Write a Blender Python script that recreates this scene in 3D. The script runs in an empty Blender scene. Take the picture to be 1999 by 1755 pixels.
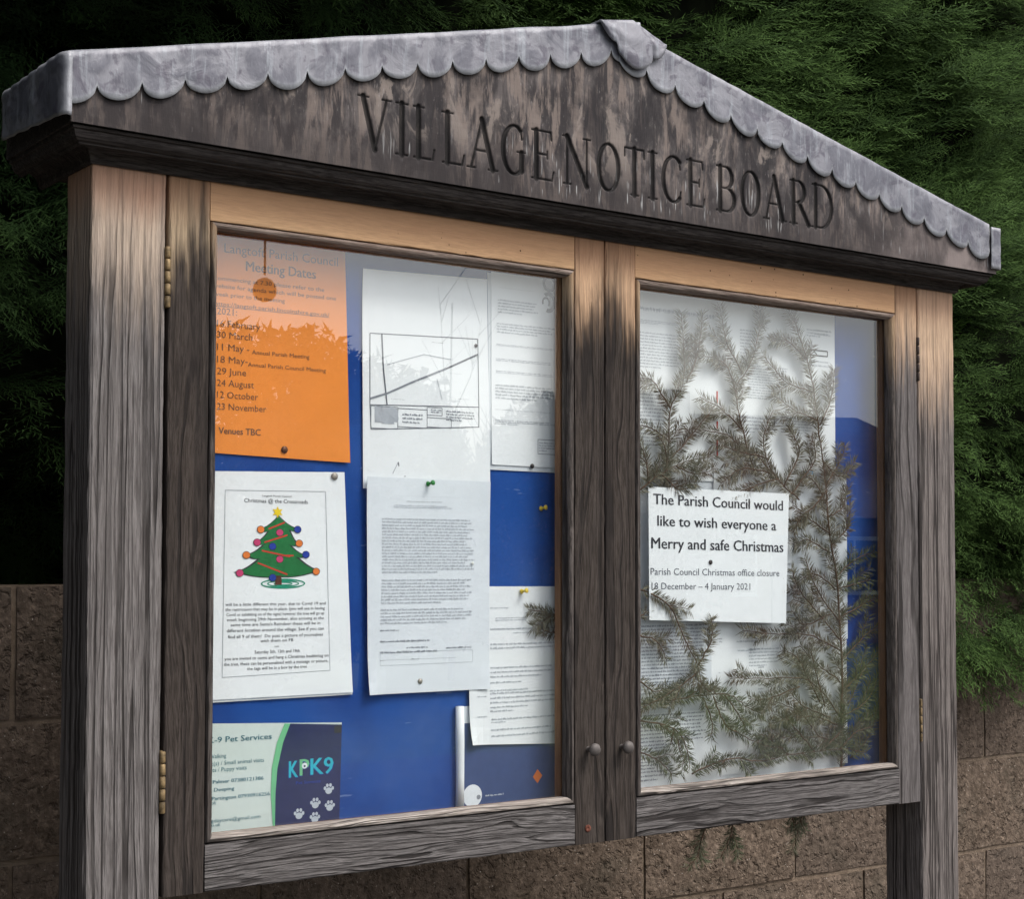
import bpy, bmesh, math, random
import numpy as np
from mathutils import Vector, Matrix, noise as mnoise

sc = bpy.context.scene
# ---------------------------------------------------------------- camera
cam_d = bpy.data.cameras.new('camera')
cam = bpy.data.objects.new('camera', cam_d)
sc.collection.objects.link(cam)
RIGHT = Vector((0.798739, -0.601678, -0.000154))
DOWN = Vector((0.02583, 0.034546, -0.999069))
FWD = Vector((0.601123, 0.797992, 0.043135))
M = Matrix((RIGHT, -DOWN, -FWD)).transposed().to_4x4()
M.translation = Vector((-0.74004, -1.96361, 0.35256))
cam.matrix_world = M
cam_d.sensor_width = 36.0
cam_d.sensor_fit = 'HORIZONTAL'
cam_d.lens = 3217.45 / 1999 * 36
cam_d.shift_x = -0.05780
cam_d.shift_y = 0.04527
cam_d.clip_start = 0.05
cam_d.clip_end = 600
sc.camera = cam
# ---------------------------------------------------------------- sky, sun, exposure
SUN_EL, SUN_AZ = math.radians(52), math.radians(150)      # azimuth clockwise from +Y
w = bpy.data.worlds.new('World'); sc.world = w; w.use_nodes = True
nt = w.node_tree
for n in list(nt.nodes): nt.nodes.remove(n)
sky = nt.nodes.new('ShaderNodeTexSky'); sky.sky_type = 'NISHITA'; sky.sun_disc = False
sky.sun_elevation = SUN_EL; sky.sun_rotation = SUN_AZ
sky.air_density = 1.0; sky.dust_density = 4.0; sky.ozone_density = 1.0
hs = nt.nodes.new('ShaderNodeHueSaturation'); hs.inputs['Saturation'].default_value = 0.5
bg = nt.nodes.new('ShaderNodeBackground'); bg.inputs['Strength'].default_value = 0.13
wo = nt.nodes.new('ShaderNodeOutputWorld')
nt.links.new(sky.outputs[0], hs.inputs['Color']); nt.links.new(hs.outputs[0], bg.inputs[0]); nt.links.new(bg.outputs[0], wo.inputs[0])
sl = bpy.data.lights.new('sun', 'SUN'); sl.energy = 1.3; sl.angle = math.radians(22); sl.color = (1.0, 0.97, 0.93)
so = bpy.data.objects.new('sun', sl); sc.collection.objects.link(so)
sd = Vector((math.sin(SUN_AZ) * math.cos(SUN_EL), math.cos(SUN_AZ) * math.cos(SUN_EL), math.sin(SUN_EL)))
so.rotation_euler = sd.to_track_quat('Z', 'Y').to_euler(); so.location = sd * 30
sc.view_settings.view_transform = 'Standard'; sc.view_settings.look = 'None'
sc.view_settings.exposure = 0.82; sc.view_settings.gamma = 1.0; sc.view_settings.use_curve_mapping = False
sc.cycles.max_bounces = 8; sc.cycles.transparent_max_bounces = 12
GZ = -1.15
rng = random.Random(7); nrg = np.random.default_rng(7)
DATA = {'orange': [('Langtoft Parish Council', 0.201, 0.3719, 0.7713, 0.012), ('Meeting Dates', 0.2322, 0.3377, 0.7499, 0.0131), ('commencing at 7.30 please refer to the', 0.188, 0.3505, 0.7332, 0.0055), ('website for agenda which will be posted one', 0.1852, 0.369, 0.723, 0.0054), ('week prior to the meeting', 0.1868, 0.2903, 0.712, 0.0055), ('https://langtoft.parish.lincolnshire.gov.uk/', 0.1884, 0.3587, 0.6991, 0.0054), ('2021:', 0.1914, 0.2201, 0.6878, 0.0089), ('16 February', 0.1916, 0.254, 0.6714, 0.0089), ('30 March', 0.1917, 0.2428, 0.6564, 0.0089), ('11 May -', 0.1919, 0.2384, 0.64, 0.0089), ('Annual Parish Meeting', 0.2422, 0.3283, 0.6382, 0.0055), ('18 May-', 0.192, 0.2363, 0.6236, 0.0089), ('Annual Parish Council Meeting', 0.2364, 0.3537, 0.6212, 0.0055), ('29 June', 0.1922, 0.2342, 0.6079, 0.0089), ('24 August', 0.1923, 0.2456, 0.5922, 0.0089), ('12 October', 0.1925, 0.2518, 0.5765, 0.0089), ('23 November', 0.1926, 0.264, 0.5609, 0.0088), ('Venues TBC', 0.1951, 0.256, 0.5289, 0.0088)], 'xmas': [('Langtoft Parish Council', 0.2582, 0.3018, 0.447, 0.0022), ('Christmas @ the Crossroads', 0.2321, 0.3269, 0.4388, 0.0048), ('will be a little different this year, due to Covid 19 and', 0.2063, 0.3549, 0.301, 0.0036), ('the restrictions that may be in place. (you will see in having', 0.2063, 0.3536, 0.2943, 0.0036), ('Covid or exhibiting on of the signs) however the tree will go up', 0.2079, 0.3528, 0.2875, 0.0036), ('week beginning 29th November, also arriving at the', 0.2085, 0.3523, 0.2808, 0.0036), ("same time are Santa's Reindeer these will be in", 0.2142, 0.3468, 0.274, 0.0037), ('different location around the village. See if you can', 0.2086, 0.3524, 0.2663, 0.0039), ('find all 9 of them!  Do post a picture of yourselves', 0.2105, 0.3511, 0.2582, 0.0038), ('with them on FB', 0.2573, 0.306, 0.2519, 0.0036), ('on', 0.278, 0.2846, 0.2447, 0.0024), ('Saturday 5th, 12th and 19th', 0.249, 0.3156, 0.237, 0.0038), ('you are invited to come and hang a Christmas bauble/tag on', 0.2057, 0.3596, 0.2293, 0.0038), ('the tree, these can be personalised with a message or picture,', 0.205, 0.3591, 0.2221, 0.0038), ('the tags will be in a box by the tree', 0.2383, 0.3267, 0.2153, 0.0037)], 'k9': [('K-9 Pet Services', 0.1839, 0.2754, 0.1222, 0.0074, 1), ('Walking', 0.1856, 0.2095, 0.102, 0.0053, 0), ('Cat(s) / Small animal visits', 0.1799, 0.2643, 0.0925, 0.0054, 0), ('Pets / Puppy visits', 0.1829, 0.239, 0.0842, 0.0054, 0), ('Palmer 07380121386', 0.1909, 0.2638, 0.0689, 0.0047, 1), ('Deeping', 0.1925, 0.2216, 0.0586, 0.0047, 1), ('Partington 07930916256', 0.1897, 0.273, 0.0473, 0.0047, 1), ('Langtoft', 0.1769, 0.1956, 0.0418, 0.0046, 0), ('dogdaycare@gmail.com', 0.1806, 0.2597, 0.0185, 0.0047, 0), ('co.uk', 0.1865, 0.2024, 0.0132, 0.004, 0)], 'k9logo': [('K', 0.3009, 0.3148, 0.0675, 0.0222), ('P', 0.3171, 0.3318, 0.0689, 0.0221), ('K9', 0.3334, 0.3688, 0.0689, 0.0221), ('Pet Services', 0.3117, 0.3491, 0.0585, 0.0042)], 'note': [('The Parish Council would', 0.9232, 1.2072, 0.448, 0.0167), ('like to wish everyone a', 0.9315, 1.1915, 0.4139, 0.0166), ('Merry and safe Christmas', 0.9188, 1.2078, 0.3782, 0.0174), ('Parish Council Christmas office closure', 0.9177, 1.198, 0.3367, 0.0108), ('18 December – 4 January 2021', 0.9197, 1.1313, 0.3138, 0.0107)], 'sheet_orange': [(0.3916, 0.4986), (0.3832, 0.7937)], 'sheet_xmas': [(0.1942, 0.4789), (0.3836, 0.4841), (0.3977, 0.1787), (0.192, 0.1781)], 'sheet_map': [(0.4103, 0.7722), (0.6213, 0.7792), (0.6285, 0.4751), (0.4138, 0.4686)], 'sheet_letter': [(0.4162, 0.4751), (0.6266, 0.475), (0.6246, 0.1736), (0.4205, 0.1741)], 'sheet_tr': [(0.6277, 0.7799), (0.7518, 0.7812), (0.7519, 0.4968), (0.6293, 0.4956)], 'sheet_lr': [(0.5882, 0.3241), (0.7519, 0.323), (0.752, 0.0846), (0.596, 0.0917)], 'sheet_post': [(0.5666, 0.154), (0.5825, 0.1495), (0.5829, 0.0091), (0.5671, 0.0068), (0.752, 0.0807)], 'sheet_k9': [(0.1887, 0.1475), (0.3818, 0.1372), (0.3787, 0.0057), (0.1901, 0.0063)], 'sheet_note': [(0.9139, 0.4788), (1.2217, 0.4757), (1.2128, 0.2581), (0.9154, 0.2691)], 'sheet_r1': [(0.9055, 0.7724), (1.0809, 0.5225)], 'sheet_r2': [(1.0801, 0.7936), (1.3568, 0.5105)], 'sheet_r3': [(1.0697, 0.522), (1.2473, 0.3585)], 'sheet_r4': [(0.9044, 0.2856), (1.0631, 0.1209)], 'sheet_r5': [(1.0616, 0.2623), (1.3809, 0.0113)], 'sheet_r6': [(0.904, 0.1372), (1.0758, -0.0126)], 'sheet_r7': [(1.2422, 0.4849), (1.3834, 0.2469)], 'sheet_r8': [(1.0819, 0.0658), (1.3615, -0.0226)], 'sheet_r9': [(0.9049, 0.5199), (1.1, 0.2742)], 'pins': [(0.2912, 0.5115), (0.3675, 0.4778), (0.5173, 0.4717), (0.5057, 0.1898), (0.7039, 0.5044), (0.6824, 0.3158), (0.722, 0.4407), (0.6015, 0.6784), (0.5944, 0.3578)], 'notepin': [(1.0435, 0.3599)], 'k9divide': [(0.3026, 0.141), (0.2921, 0.1163), (0.284, 0.0826), (0.2813, 0.0487), (0.2809, 0.0044), (0.2942, 0.1415), (0.283, 0.1168), (0.2757, 0.0832), (0.2745, 0.0492), (0.2779, 0.0033)], 'paws': [(0.3618, 0.0483), (0.3414, 0.0305), (0.3635, 0.0252), (0.3167, 0.0182), (0.3408, 0.0112)], 'xborder': [(0.2046, 0.4541), (0.3541, 0.4562), (0.3622, 0.2105), (0.2026, 0.2071)], 'tree': [(0.2827, 0.421), (0.3121, 0.4041), (0.2982, 0.4032), (0.3115, 0.3839), (0.2976, 0.3838), (0.3225, 0.3686), (0.3078, 0.3672), (0.3415, 0.3477), (0.2849, 0.3394), (0.2226, 0.3458), (0.2567, 0.3642), (0.2372, 0.3689), (0.2641, 0.3842), (0.2505, 0.3861), (0.2692, 0.4015), (0.2563, 0.4033)], 'baubles': [(0.2564, 0.4027), (0.3114, 0.4034), (0.2845, 0.3989), (0.2512, 0.3854), (0.3138, 0.3846), (0.2739, 0.3801), (0.2357, 0.3683), (0.3241, 0.3693), (0.2847, 0.3629), (0.2263, 0.3444), (0.3399, 0.3463), (0.2743, 0.3381)], 'star': [(0.2812, 0.4265)], 'trunk': [(0.2781, 0.3408), (0.2872, 0.3408), (0.2881, 0.3284), (0.2782, 0.3284)], 'swirl': [(0.257, 0.33), (0.3236, 0.3295), (0.2819, 0.336), (0.282, 0.3222)], 'ribbons': [(0.2677, 0.4035), (0.292, 0.4128), (0.2618, 0.3855), (0.296, 0.3956), (0.2581, 0.3745), (0.3001, 0.3664), (0.2522, 0.358), (0.2964, 0.3422), (0.2847, 0.3678), (0.3055, 0.3679)], 'mapframe': [(0.4232, 0.682), (0.6051, 0.6885), (0.6072, 0.5878), (0.4238, 0.5807), (0.4257, 0.5461), (0.6073, 0.5583)], 'maproads': [(0.4423, 0.6822), (0.4451, 0.6329), (0.4513, 0.5823), (0.4238, 0.5894), (0.4512, 0.5983), (0.4892, 0.6155), (0.5498, 0.6405), (0.6052, 0.6657), (0.4509, 0.6392), (0.4805, 0.6487), (0.5122, 0.6585), (0.5586, 0.6546), (0.5341, 0.6244), (0.543, 0.5952)], 'mapboxes': [(0.4255, 0.5794), (0.4691, 0.5483), (0.4689, 0.5783), (0.5178, 0.5522), (0.5177, 0.5826), (0.5431, 0.5714), (0.5178, 0.5678), (0.559, 0.5543)], 'swirlG': [(0.7362, 0.7827), (0.7362, 0.7544)], 'tbox': [(0.7152, 0.5452), (0.7499, 0.5233)], 'scrib': [(0.4702, 0.5016), (0.461, 0.4846), (0.4813, 0.4816)], 'disc': [(0.5994, 0.019), (0.6219, 0.0164), (0.6537, 0.0152)], 'diamond': [(0.7161, 0.0382)], 'blocks': {'letter': [(0.4687, 0.4535, 0.5726, 0.4532, 1), (0.4815, 0.4465, 0.5418, 0.445, 1), (0.4604, 0.441, 0.5594, 0.4358, 2), (0.4479, 0.4313, 0.5906, 0.4312, 1), (0.4413, 0.4225, 0.598, 0.3428, 18), (0.4409, 0.336, 0.5972, 0.2994, 8), (0.4395, 0.2943, 0.5964, 0.271, 5), (0.4389, 0.2649, 0.4697, 0.2613, 1), (0.4389, 0.2506, 0.5209, 0.2447, 1), (0.4825, 0.24, 0.5183, 0.236, 1), (0.5496, 0.238, 0.5929, 0.2338, 1), (0.439, 0.2355, 0.5339, 0.229, 1), (0.4391, 0.2226, 0.4449, 0.2203, 1), (0.491, 0.223, 0.5038, 0.2204, 1)], 'tr': [(0.6444, 0.7701, 0.715, 0.7696, 2), (0.6416, 0.7529, 0.7151, 0.7305, 5), (0.6399, 0.7175, 0.7499, 0.7006, 4), (0.639, 0.6852, 0.7499, 0.6817, 2), (0.6381, 0.6637, 0.7499, 0.6589, 2), (0.6382, 0.6454, 0.7499, 0.6408, 2), (0.6373, 0.6254, 0.7499, 0.6016, 5), (0.6365, 0.5872, 0.7499, 0.5859, 2), (0.6365, 0.572, 0.7499, 0.564, 3), (0.7172, 0.5421, 0.748, 0.5263, 4)], 'lr': [(0.6271, 0.2937, 0.6592, 0.2902, 1), (0.6362, 0.2785, 0.6919, 0.2721, 2), (0.6271, 0.2636, 0.7519, 0.2578, 1), (0.6685, 0.2559, 0.6966, 0.2529, 1), (0.6272, 0.2411, 0.7519, 0.2298, 2), (0.6273, 0.2072, 0.7519, 0.1873, 3), (0.6273, 0.1847, 0.6826, 0.1794, 1), (0.6273, 0.1757, 0.6967, 0.1651, 1), (0.6274, 0.1697, 0.75, 0.1425, 4), (0.6048, 0.1745, 0.621, 0.1708, 1), (0.6048, 0.1648, 0.621, 0.161, 1), (0.6274, 0.1427, 0.6687, 0.1376, 1), (0.6049, 0.135, 0.6211, 0.1311, 1), (0.6293, 0.1337, 0.7491, 0.1225, 1), (0.6293, 0.1262, 0.6549, 0.1217, 1), (0.6293, 0.1172, 0.75, 0.0993, 2)], 'map': [(0.5251, 0.6781, 0.5462, 0.6769, 1), (0.4992, 0.6634, 0.5252, 0.6632, 1), (0.5559, 0.6634, 0.5836, 0.6633, 1), (0.5525, 0.6347, 0.5765, 0.6341, 1), (0.5323, 0.6243, 0.557, 0.6238, 1), (0.4579, 0.5915, 0.4808, 0.5907, 1), (0.5064, 0.5945, 0.5412, 0.5944, 1), (0.5704, 0.5984, 0.5901, 0.5974, 1), (0.4766, 0.5728, 0.5118, 0.5564, 3), (0.5238, 0.5807, 0.5413, 0.5743, 2), (0.5501, 0.5807, 0.5992, 0.5639, 4)], 'r1': [(0.916, 0.7587, 1.0755, 0.7702, 1), (0.916, 0.7472, 1.0019, 0.74, 3), (0.9159, 0.7284, 1.0016, 0.6691, 12), (0.9157, 0.6303, 0.9686, 0.5388, 16)], 'r2': [(1.1315, 0.7513, 1.172, 0.6856, 12), (1.1486, 0.6925, 1.2435, 0.6337, 13), (1.2252, 0.6239, 1.3045, 0.5796, 9), (1.1248, 0.6052, 1.2188, 0.5755, 5), (1.2875, 0.765, 1.3413, 0.7499, 3), (1.2958, 0.7123, 1.3434, 0.698, 2), (1.3062, 0.7666, 1.3503, 0.7525, 2)], 'r3': [(1.073, 0.5078, 1.1944, 0.5086, 1)], 'r4': [(0.9147, 0.2613, 1.0544, 0.1669, 17), (0.9145, 0.1688, 1.0103, 0.136, 5)], 'r5': [(1.1202, 0.2316, 1.1865, 0.2264, 1), (1.0805, 0.2369, 1.0884, 0.2274, 2), (1.1478, 0.2181, 1.2278, 0.1856, 6), (1.1224, 0.2164, 1.1629, 0.2117, 1), (1.1686, 0.1877, 1.1815, 0.034, 26), (1.0802, 0.1809, 1.0858, 0.1773, 1)], 'r6': [(0.9144, 0.1262, 1.054, 0.0676, 10), (0.9143, 0.0685, 0.9775, 0.0319, 7), (0.9142, 0.0325, 0.9882, 0.0132, 3)], 'r7': [(1.3143, 0.2951, 1.3457, 0.292, 1), (1.2477, 0.4108, 1.2842, 0.3849, 5)]}, 'branches': [('left', [[(0.9547, 0.036, 0.4517), (0.9592, 0.036, 0.5212), (0.9649, 0.036, 0.6058), (0.9931, 0.036, 0.6545), (0.9881, 0.036, 0.7618)], [(0.9649, 0.036, 0.6058), (0.9288, 0.036, 0.646), (0.8974, 0.036, 0.652)], [(0.9986, 0.036, 0.6508), (1.0229, 0.036, 0.6982), (1.0343, 0.036, 0.7661)], [(0.9615, 0.036, 0.554), (0.9233, 0.036, 0.5725), (0.8972, 0.036, 0.5752)], [(0.9592, 0.036, 0.5212), (1.0091, 0.036, 0.5644), (1.0535, 0.036, 0.6084)]]), ('midleft', [[(1.1535, 0.04, 0.5032), (1.1251, 0.04, 0.5788), (1.1117, 0.04, 0.646), (1.1432, 0.04, 0.6909), (1.1646, 0.04, 0.7528), (1.1614, 0.04, 0.7957)], [(1.1116, 0.04, 0.6375), (1.0857, 0.04, 0.6866), (1.0353, 0.04, 0.6979)], [(1.1257, 0.04, 0.6725), (1.0916, 0.04, 0.721), (1.0749, 0.04, 0.7788)], [(1.1251, 0.04, 0.5788), (1.0796, 0.04, 0.6102), (1.0294, 0.04, 0.6282)], [(1.1398, 0.04, 0.5369), (1.0907, 0.04, 0.5686), (1.0347, 0.04, 0.5743)]]), ('uppertip', [[(1.3016, 0.037, 0.5697), (1.29, 0.037, 0.6485), (1.272, 0.037, 0.709), (1.2479, 0.037, 0.7598), (1.2361, 0.037, 0.8025)], [(1.2875, 0.037, 0.6528), (1.2229, 0.037, 0.6661), (1.1697, 0.037, 0.7055)], [(1.272, 0.037, 0.709), (1.2175, 0.037, 0.7397), (1.1876, 0.037, 0.7328)], [(1.2957, 0.037, 0.6047), (1.2407, 0.037, 0.6192), (1.1929, 0.037, 0.6424)], [(1.3019, 0.037, 0.5962), (1.3299, 0.037, 0.6421), (1.3405, 0.037, 0.6963)]]), ('centre', [[(1.2486, 0.034, 0.467), (1.189, 0.034, 0.5084), (1.1658, 0.034, 0.5633), (1.1898, 0.034, 0.6161)], [(1.189, 0.034, 0.5084), (1.1191, 0.034, 0.5145), (1.0679, 0.034, 0.4876)], [(1.2008, 0.034, 0.5002), (1.142, 0.034, 0.4856), (1.096, 0.034, 0.4716)], [(1.2126, 0.034, 0.4877), (1.2493, 0.034, 0.5497), (1.2254, 0.034, 0.5877)], [(1.1773, 0.034, 0.5338), (1.1078, 0.034, 0.5437), (1.0738, 0.034, 0.5506)], [(1.2305, 0.034, 0.4752), (1.2859, 0.034, 0.5337), (1.2801, 0.034, 0.5773)], [(1.1949, 0.034, 0.5043), (1.1424, 0.034, 0.5452)]]), ('dark', [[(0.892, 0.03, 0.4701), (0.9392, 0.03, 0.4998), (0.982, 0.03, 0.5176), (1.0533, 0.03, 0.5345)], [(0.9129, 0.03, 0.4828), (0.9098, 0.03, 0.5189), (0.8922, 0.03, 0.5504)], [(0.9392, 0.03, 0.4998), (0.9764, 0.03, 0.4765), (1.0144, 0.03, 0.4858)], [(0.9498, 0.03, 0.5042), (0.9499, 0.03, 0.5368), (0.9341, 0.03, 0.5605)], [(0.9712, 0.03, 0.5131), (1.009, 0.03, 0.5022), (1.0588, 0.03, 0.5122)]]), ('main', [[(1.3497, 0.038, 0.006), (1.352, 0.038, 0.1113), (1.353, 0.038, 0.2011), (1.3417, 0.038, 0.333), (1.326, 0.038, 0.4027), (1.3169, 0.038, 0.4926), (1.3051, 0.038, 0.5699)], [(1.3168, 0.038, 0.482), (1.2707, 0.038, 0.4458), (1.2379, 0.038, 0.4582)], [(1.3169, 0.038, 0.4926), (1.3526, 0.038, 0.5365), (1.3656, 0.038, 0.5638)], [(1.3236, 0.038, 0.4115), (1.2645, 0.038, 0.4369), (1.2375, 0.038, 0.4104)], [(1.3284, 0.038, 0.3895), (1.3705, 0.038, 0.421), (1.3774, 0.038, 0.4658)], [(1.3085, 0.038, 0.5348), (1.3523, 0.038, 0.5097), (1.391, 0.038, 0.5379)], [(1.3191, 0.038, 0.46), (1.2896, 0.038, 0.4989), (1.2529, 0.038, 0.5064)], [(1.3214, 0.038, 0.438), (1.3581, 0.038, 0.4564), (1.3713, 0.038, 0.4925)]]), ('sideright', [[(1.34, 0.04, 0.3321), (1.3809, 0.04, 0.3604), (1.4409, 0.04, 0.3813)], [(1.3519, 0.04, 0.2656), (1.4098, 0.04, 0.2869), (1.4492, 0.04, 0.3)], [(1.3549, 0.04, 0.1904), (1.4157, 0.04, 0.2331), (1.4485, 0.04, 0.2458)], [(1.3544, 0.04, 0.1375), (1.4085, 0.04, 0.1707), (1.448, 0.04, 0.2052)], [(1.3539, 0.04, 0.0934), (1.4143, 0.04, 0.1169), (1.4542, 0.04, 0.169)], [(1.3536, 0.04, 0.0583), (1.4139, 0.04, 0.0813), (1.4534, 0.04, 0.106)], [(1.3747, 0.04, 0.0216), (1.4267, 0.04, 0.0627), (1.4539, 0.04, 0.142)], [(1.3693, 0.04, 0.1103), (1.3954, 0.04, 0.1534), (1.4151, 0.04, 0.1794)], [(1.3436, 0.04, 0.3144), (1.3908, 0.04, 0.3229), (1.4298, 0.04, 0.3317)]]), ('sideleft', [[(1.3227, 0.035, 0.3762), (1.2733, 0.035, 0.3978), (1.2368, 0.035, 0.3931)], [(1.3346, 0.035, 0.3145), (1.2851, 0.035, 0.3411), (1.2362, 0.035, 0.3239)], [(1.3463, 0.035, 0.2262), (1.2845, 0.035, 0.28), (1.2336, 0.035, 0.2981)], [(1.3474, 0.035, 0.2085), (1.2719, 0.035, 0.2368), (1.1997, 0.035, 0.2403), (1.1183, 0.035, 0.2474)], [(1.3216, 0.035, 0.2707), (1.2599, 0.035, 0.2544), (1.2299, 0.035, 0.2809)], [(1.3416, 0.035, 0.2615), (1.2971, 0.035, 0.3061), (1.2608, 0.035, 0.3672)], [(1.2845, 0.035, 0.28), (1.2482, 0.035, 0.3152), (1.2304, 0.035, 0.3498)]]), ('lowerbush', [[(1.3477, 0.034, 0.0942), (1.2702, 0.034, 0.159), (1.1747, 0.034, 0.1672), (1.0886, 0.034, 0.1707)], [(1.3475, 0.034, 0.0767), (1.2819, 0.034, 0.0978), (1.2214, 0.034, 0.0968), (1.1741, 0.034, 0.091)], [(1.2944, 0.034, 0.1232), (1.2462, 0.034, 0.1944), (1.2104, 0.034, 0.2127)], [(1.3066, 0.034, 0.1139), (1.2827, 0.034, 0.1845), (1.2707, 0.034, 0.2195)], [(1.3472, 0.034, 0.0504), (1.2938, 0.034, 0.0625), (1.2211, 0.034, 0.067), (1.1622, 0.034, 0.0622)], [(1.2459, 0.034, 0.1514), (1.1744, 0.034, 0.1333), (1.1281, 0.034, 0.1355)], [(1.3445, 0.034, 0.1559), (1.295, 0.034, 0.184), (1.2464, 0.034, 0.2202)], [(1.2938, 0.034, 0.0625), (1.2455, 0.034, 0.1084), (1.1861, 0.034, 0.1285)], [(1.3189, 0.034, 0.0958), (1.2576, 0.034, 0.1164), (1.2218, 0.034, 0.1439)]]), ('arching', [[(0.9172, 0.027, 0.3116), (0.9592, 0.027, 0.2853), (0.9858, 0.027, 0.2361), (1.0126, 0.027, 0.1945), (1.0234, 0.027, 0.1574)], [(1.0126, 0.027, 0.1945), (1.0413, 0.027, 0.2346), (1.0437, 0.027, 0.2716)], [(1.0159, 0.027, 0.1863), (0.9673, 0.027, 0.1598), (0.8939, 0.027, 0.1314)], [(1.0169, 0.027, 0.1699), (1.0376, 0.027, 0.1526), (1.0542, 0.027, 0.1601)]]), ('shortleft', [[(0.8979, 0.034, 0.2462), (0.9333, 0.034, 0.2356), (0.9543, 0.034, 0.2044)], [(0.898, 0.034, 0.3181), (0.9209, 0.034, 0.3098)], [(0.8977, 0.034, 0.1745), (0.9309, 0.034, 0.157), (0.952, 0.034, 0.1641)], [(0.8979, 0.034, 0.2741), (0.9125, 0.034, 0.2819)]]), ('bough', [[(0.8943, 0.03, 0.1391), (0.9751, 0.03, 0.144), (1.0735, 0.03, 0.1467), (1.1243, 0.03, 0.1218), (1.1599, 0.03, 0.1098)], [(1.048, 0.03, 0.1438), (1.0733, 0.03, 0.0979), (1.1035, 0.03, 0.0812), (1.1549, 0.03, 0.0597), (1.2017, 0.03, 0.049)], [(1.0735, 0.03, 0.1459), (1.1127, 0.03, 0.099), (1.1183, 0.03, 0.082)], [(1.026, 0.03, 0.1432), (1.0455, 0.03, 0.1028), (1.0432, 0.03, 0.0783)], [(0.9912, 0.03, 0.1448), (1.0238, 0.03, 0.1572), (1.0569, 0.03, 0.1598)]]), ('hanging', [[(0.8926, 0.028, 0.114), (0.9636, 0.028, 0.0971), (0.9892, 0.028, 0.0657), (0.9965, 0.028, 0.0328)], [(0.9636, 0.028, 0.0971), (0.9572, 0.028, 0.0718)], [(0.9362, 0.028, 0.1043), (0.9678, 0.028, 0.0832), (0.9784, 0.028, 0.0503)]]), ('bottomleft', [[(0.8902, 0.029, 0.0658), (0.9316, 0.029, 0.0494), (0.961, 0.029, 0.0233)]]), ('bottom', [[(1.0054, 0.032, 0.0237), (1.0849, 0.032, 0.0417), (1.1509, 0.032, 0.0329), (1.2309, 0.032, 0.0392), (1.3412, 0.032, 0.0396), (1.4047, 0.032, 0.0292)], [(1.0804, 0.032, 0.042), (1.058, 0.032, 0.0279)], [(1.219, 0.032, 0.0383), (1.172, 0.032, 0.0702), (1.1488, 0.032, 0.0758)], [(1.2793, 0.032, 0.0394), (1.2432, 0.032, 0.0743), (1.2194, 0.032, 0.0928)], [(1.3412, 0.032, 0.0396), (1.3795, 0.032, 0.0661), (1.4182, 0.032, 0.0727)], [(1.2915, 0.032, 0.0385), (1.3415, 0.032, 0.0684), (1.3544, 0.032, 0.094)]]), ('below1', [[(1.0404, 0.04, -0.0616), (1.0315, 0.04, -0.0853), (1.0227, 0.04, -0.1104), (1.0042, 0.04, -0.1231)], [(1.0337, 0.04, -0.0814), (1.0119, 0.04, -0.0955)]]), ('below2', [[(1.1006, 0.04, -0.059), (1.0937, 0.04, -0.0832), (1.0733, 0.04, -0.1174)], [(1.0937, 0.04, -0.0832), (1.1094, 0.04, -0.1054)]]), ('below3', [[(1.2621, 0.04, -0.0566), (1.2499, 0.04, -0.0769), (1.2199, 0.04, -0.0852)], [(1.232, 0.04, -0.0625), (1.2401, 0.04, -0.0888)], [(1.2523, 0.04, -0.0729), (1.2642, 0.04, -0.0954)]]), ('leftdoor', [[(0.7632, 0.045, 0.2763), (0.7295, 0.045, 0.2823), (0.6934, 0.045, 0.2891)], [(0.7632, 0.045, 0.253), (0.7343, 0.045, 0.2537), (0.7152, 0.045, 0.2596)], [(0.7438, 0.045, 0.2805), (0.7199, 0.045, 0.2733)]])], 'hard': {'knobs': [[0.7542, -0.03, 0.0787], [0.8152, -0.03, 0.0783]], 'hL': [(0.097, 0.7584), (0.0972, 0.6802), (0.0979, 0.1219), (0.0995, 0.0431)], 'hR': [(1.5075, 0.7622), (1.5077, 0.6816), (1.5108, 0.1195), (1.5124, 0.0431)], 'screw': (0.7686, -0.0374)}, 'mir': {'left': [(6.644, -13.964, 2.859), (7.162, -13.964, 2.905), (7.445, -13.964, 3.152), (8.198, -13.964, 3.28)], 'lantern': [(3.176, -5.964, 1.829), (3.245, -5.964, 1.836), (3.225, -5.964, 2.11)], 'right': [(24.321, -21.964, 3.302), (25.094, -21.964, 3.451), (25.48, -21.964, 2.817), (18.943, -21.964, 2.83)], 'tree': [(10.597, -15.964, 3.372), (10.594, -15.964, 4.104)], 'low': [(3.186, -5.964, -0.973), (6.889, -5.964, -0.976)]}}

# ---------------------------------------------------------------- object helpers
WL = {}
def tagit(o, label=None, cat=None, group=None, kind=None):
    if label: o['label'] = label
    if cat: o['category'] = cat
    if group: o['group'] = group
    if kind: o['kind'] = kind
    return o
def link(o, parent, loc):
    sc.collection.objects.link(o)
    WL[o.name] = Vector(loc)
    if parent is not None:
        o.parent = parent; o.location = Vector(loc) - WL[parent.name]
    else:
        o.location = loc
    return o
def empty(name, loc, parent=None):
    o = bpy.data.objects.new(name, None); o.empty_display_size = 0.05
    return link(o, parent, loc)
def obj(name, verts, faces, mat, parent=None, loc=(0, 0, 0), smooth=False):
    me = bpy.data.meshes.new(name)
    l = Vector(loc)
    me.from_pydata([tuple(Vector(v) - l) for v in verts], [], faces)
    if mat is not None:
        for m in (mat if isinstance(mat, list) else [mat]): me.materials.append(m)
    if smooth: me.polygons.foreach_set('use_smooth', [True] * len(me.polygons))
    me.update()
    return link(bpy.data.objects.new(name, me), parent, loc)
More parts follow.
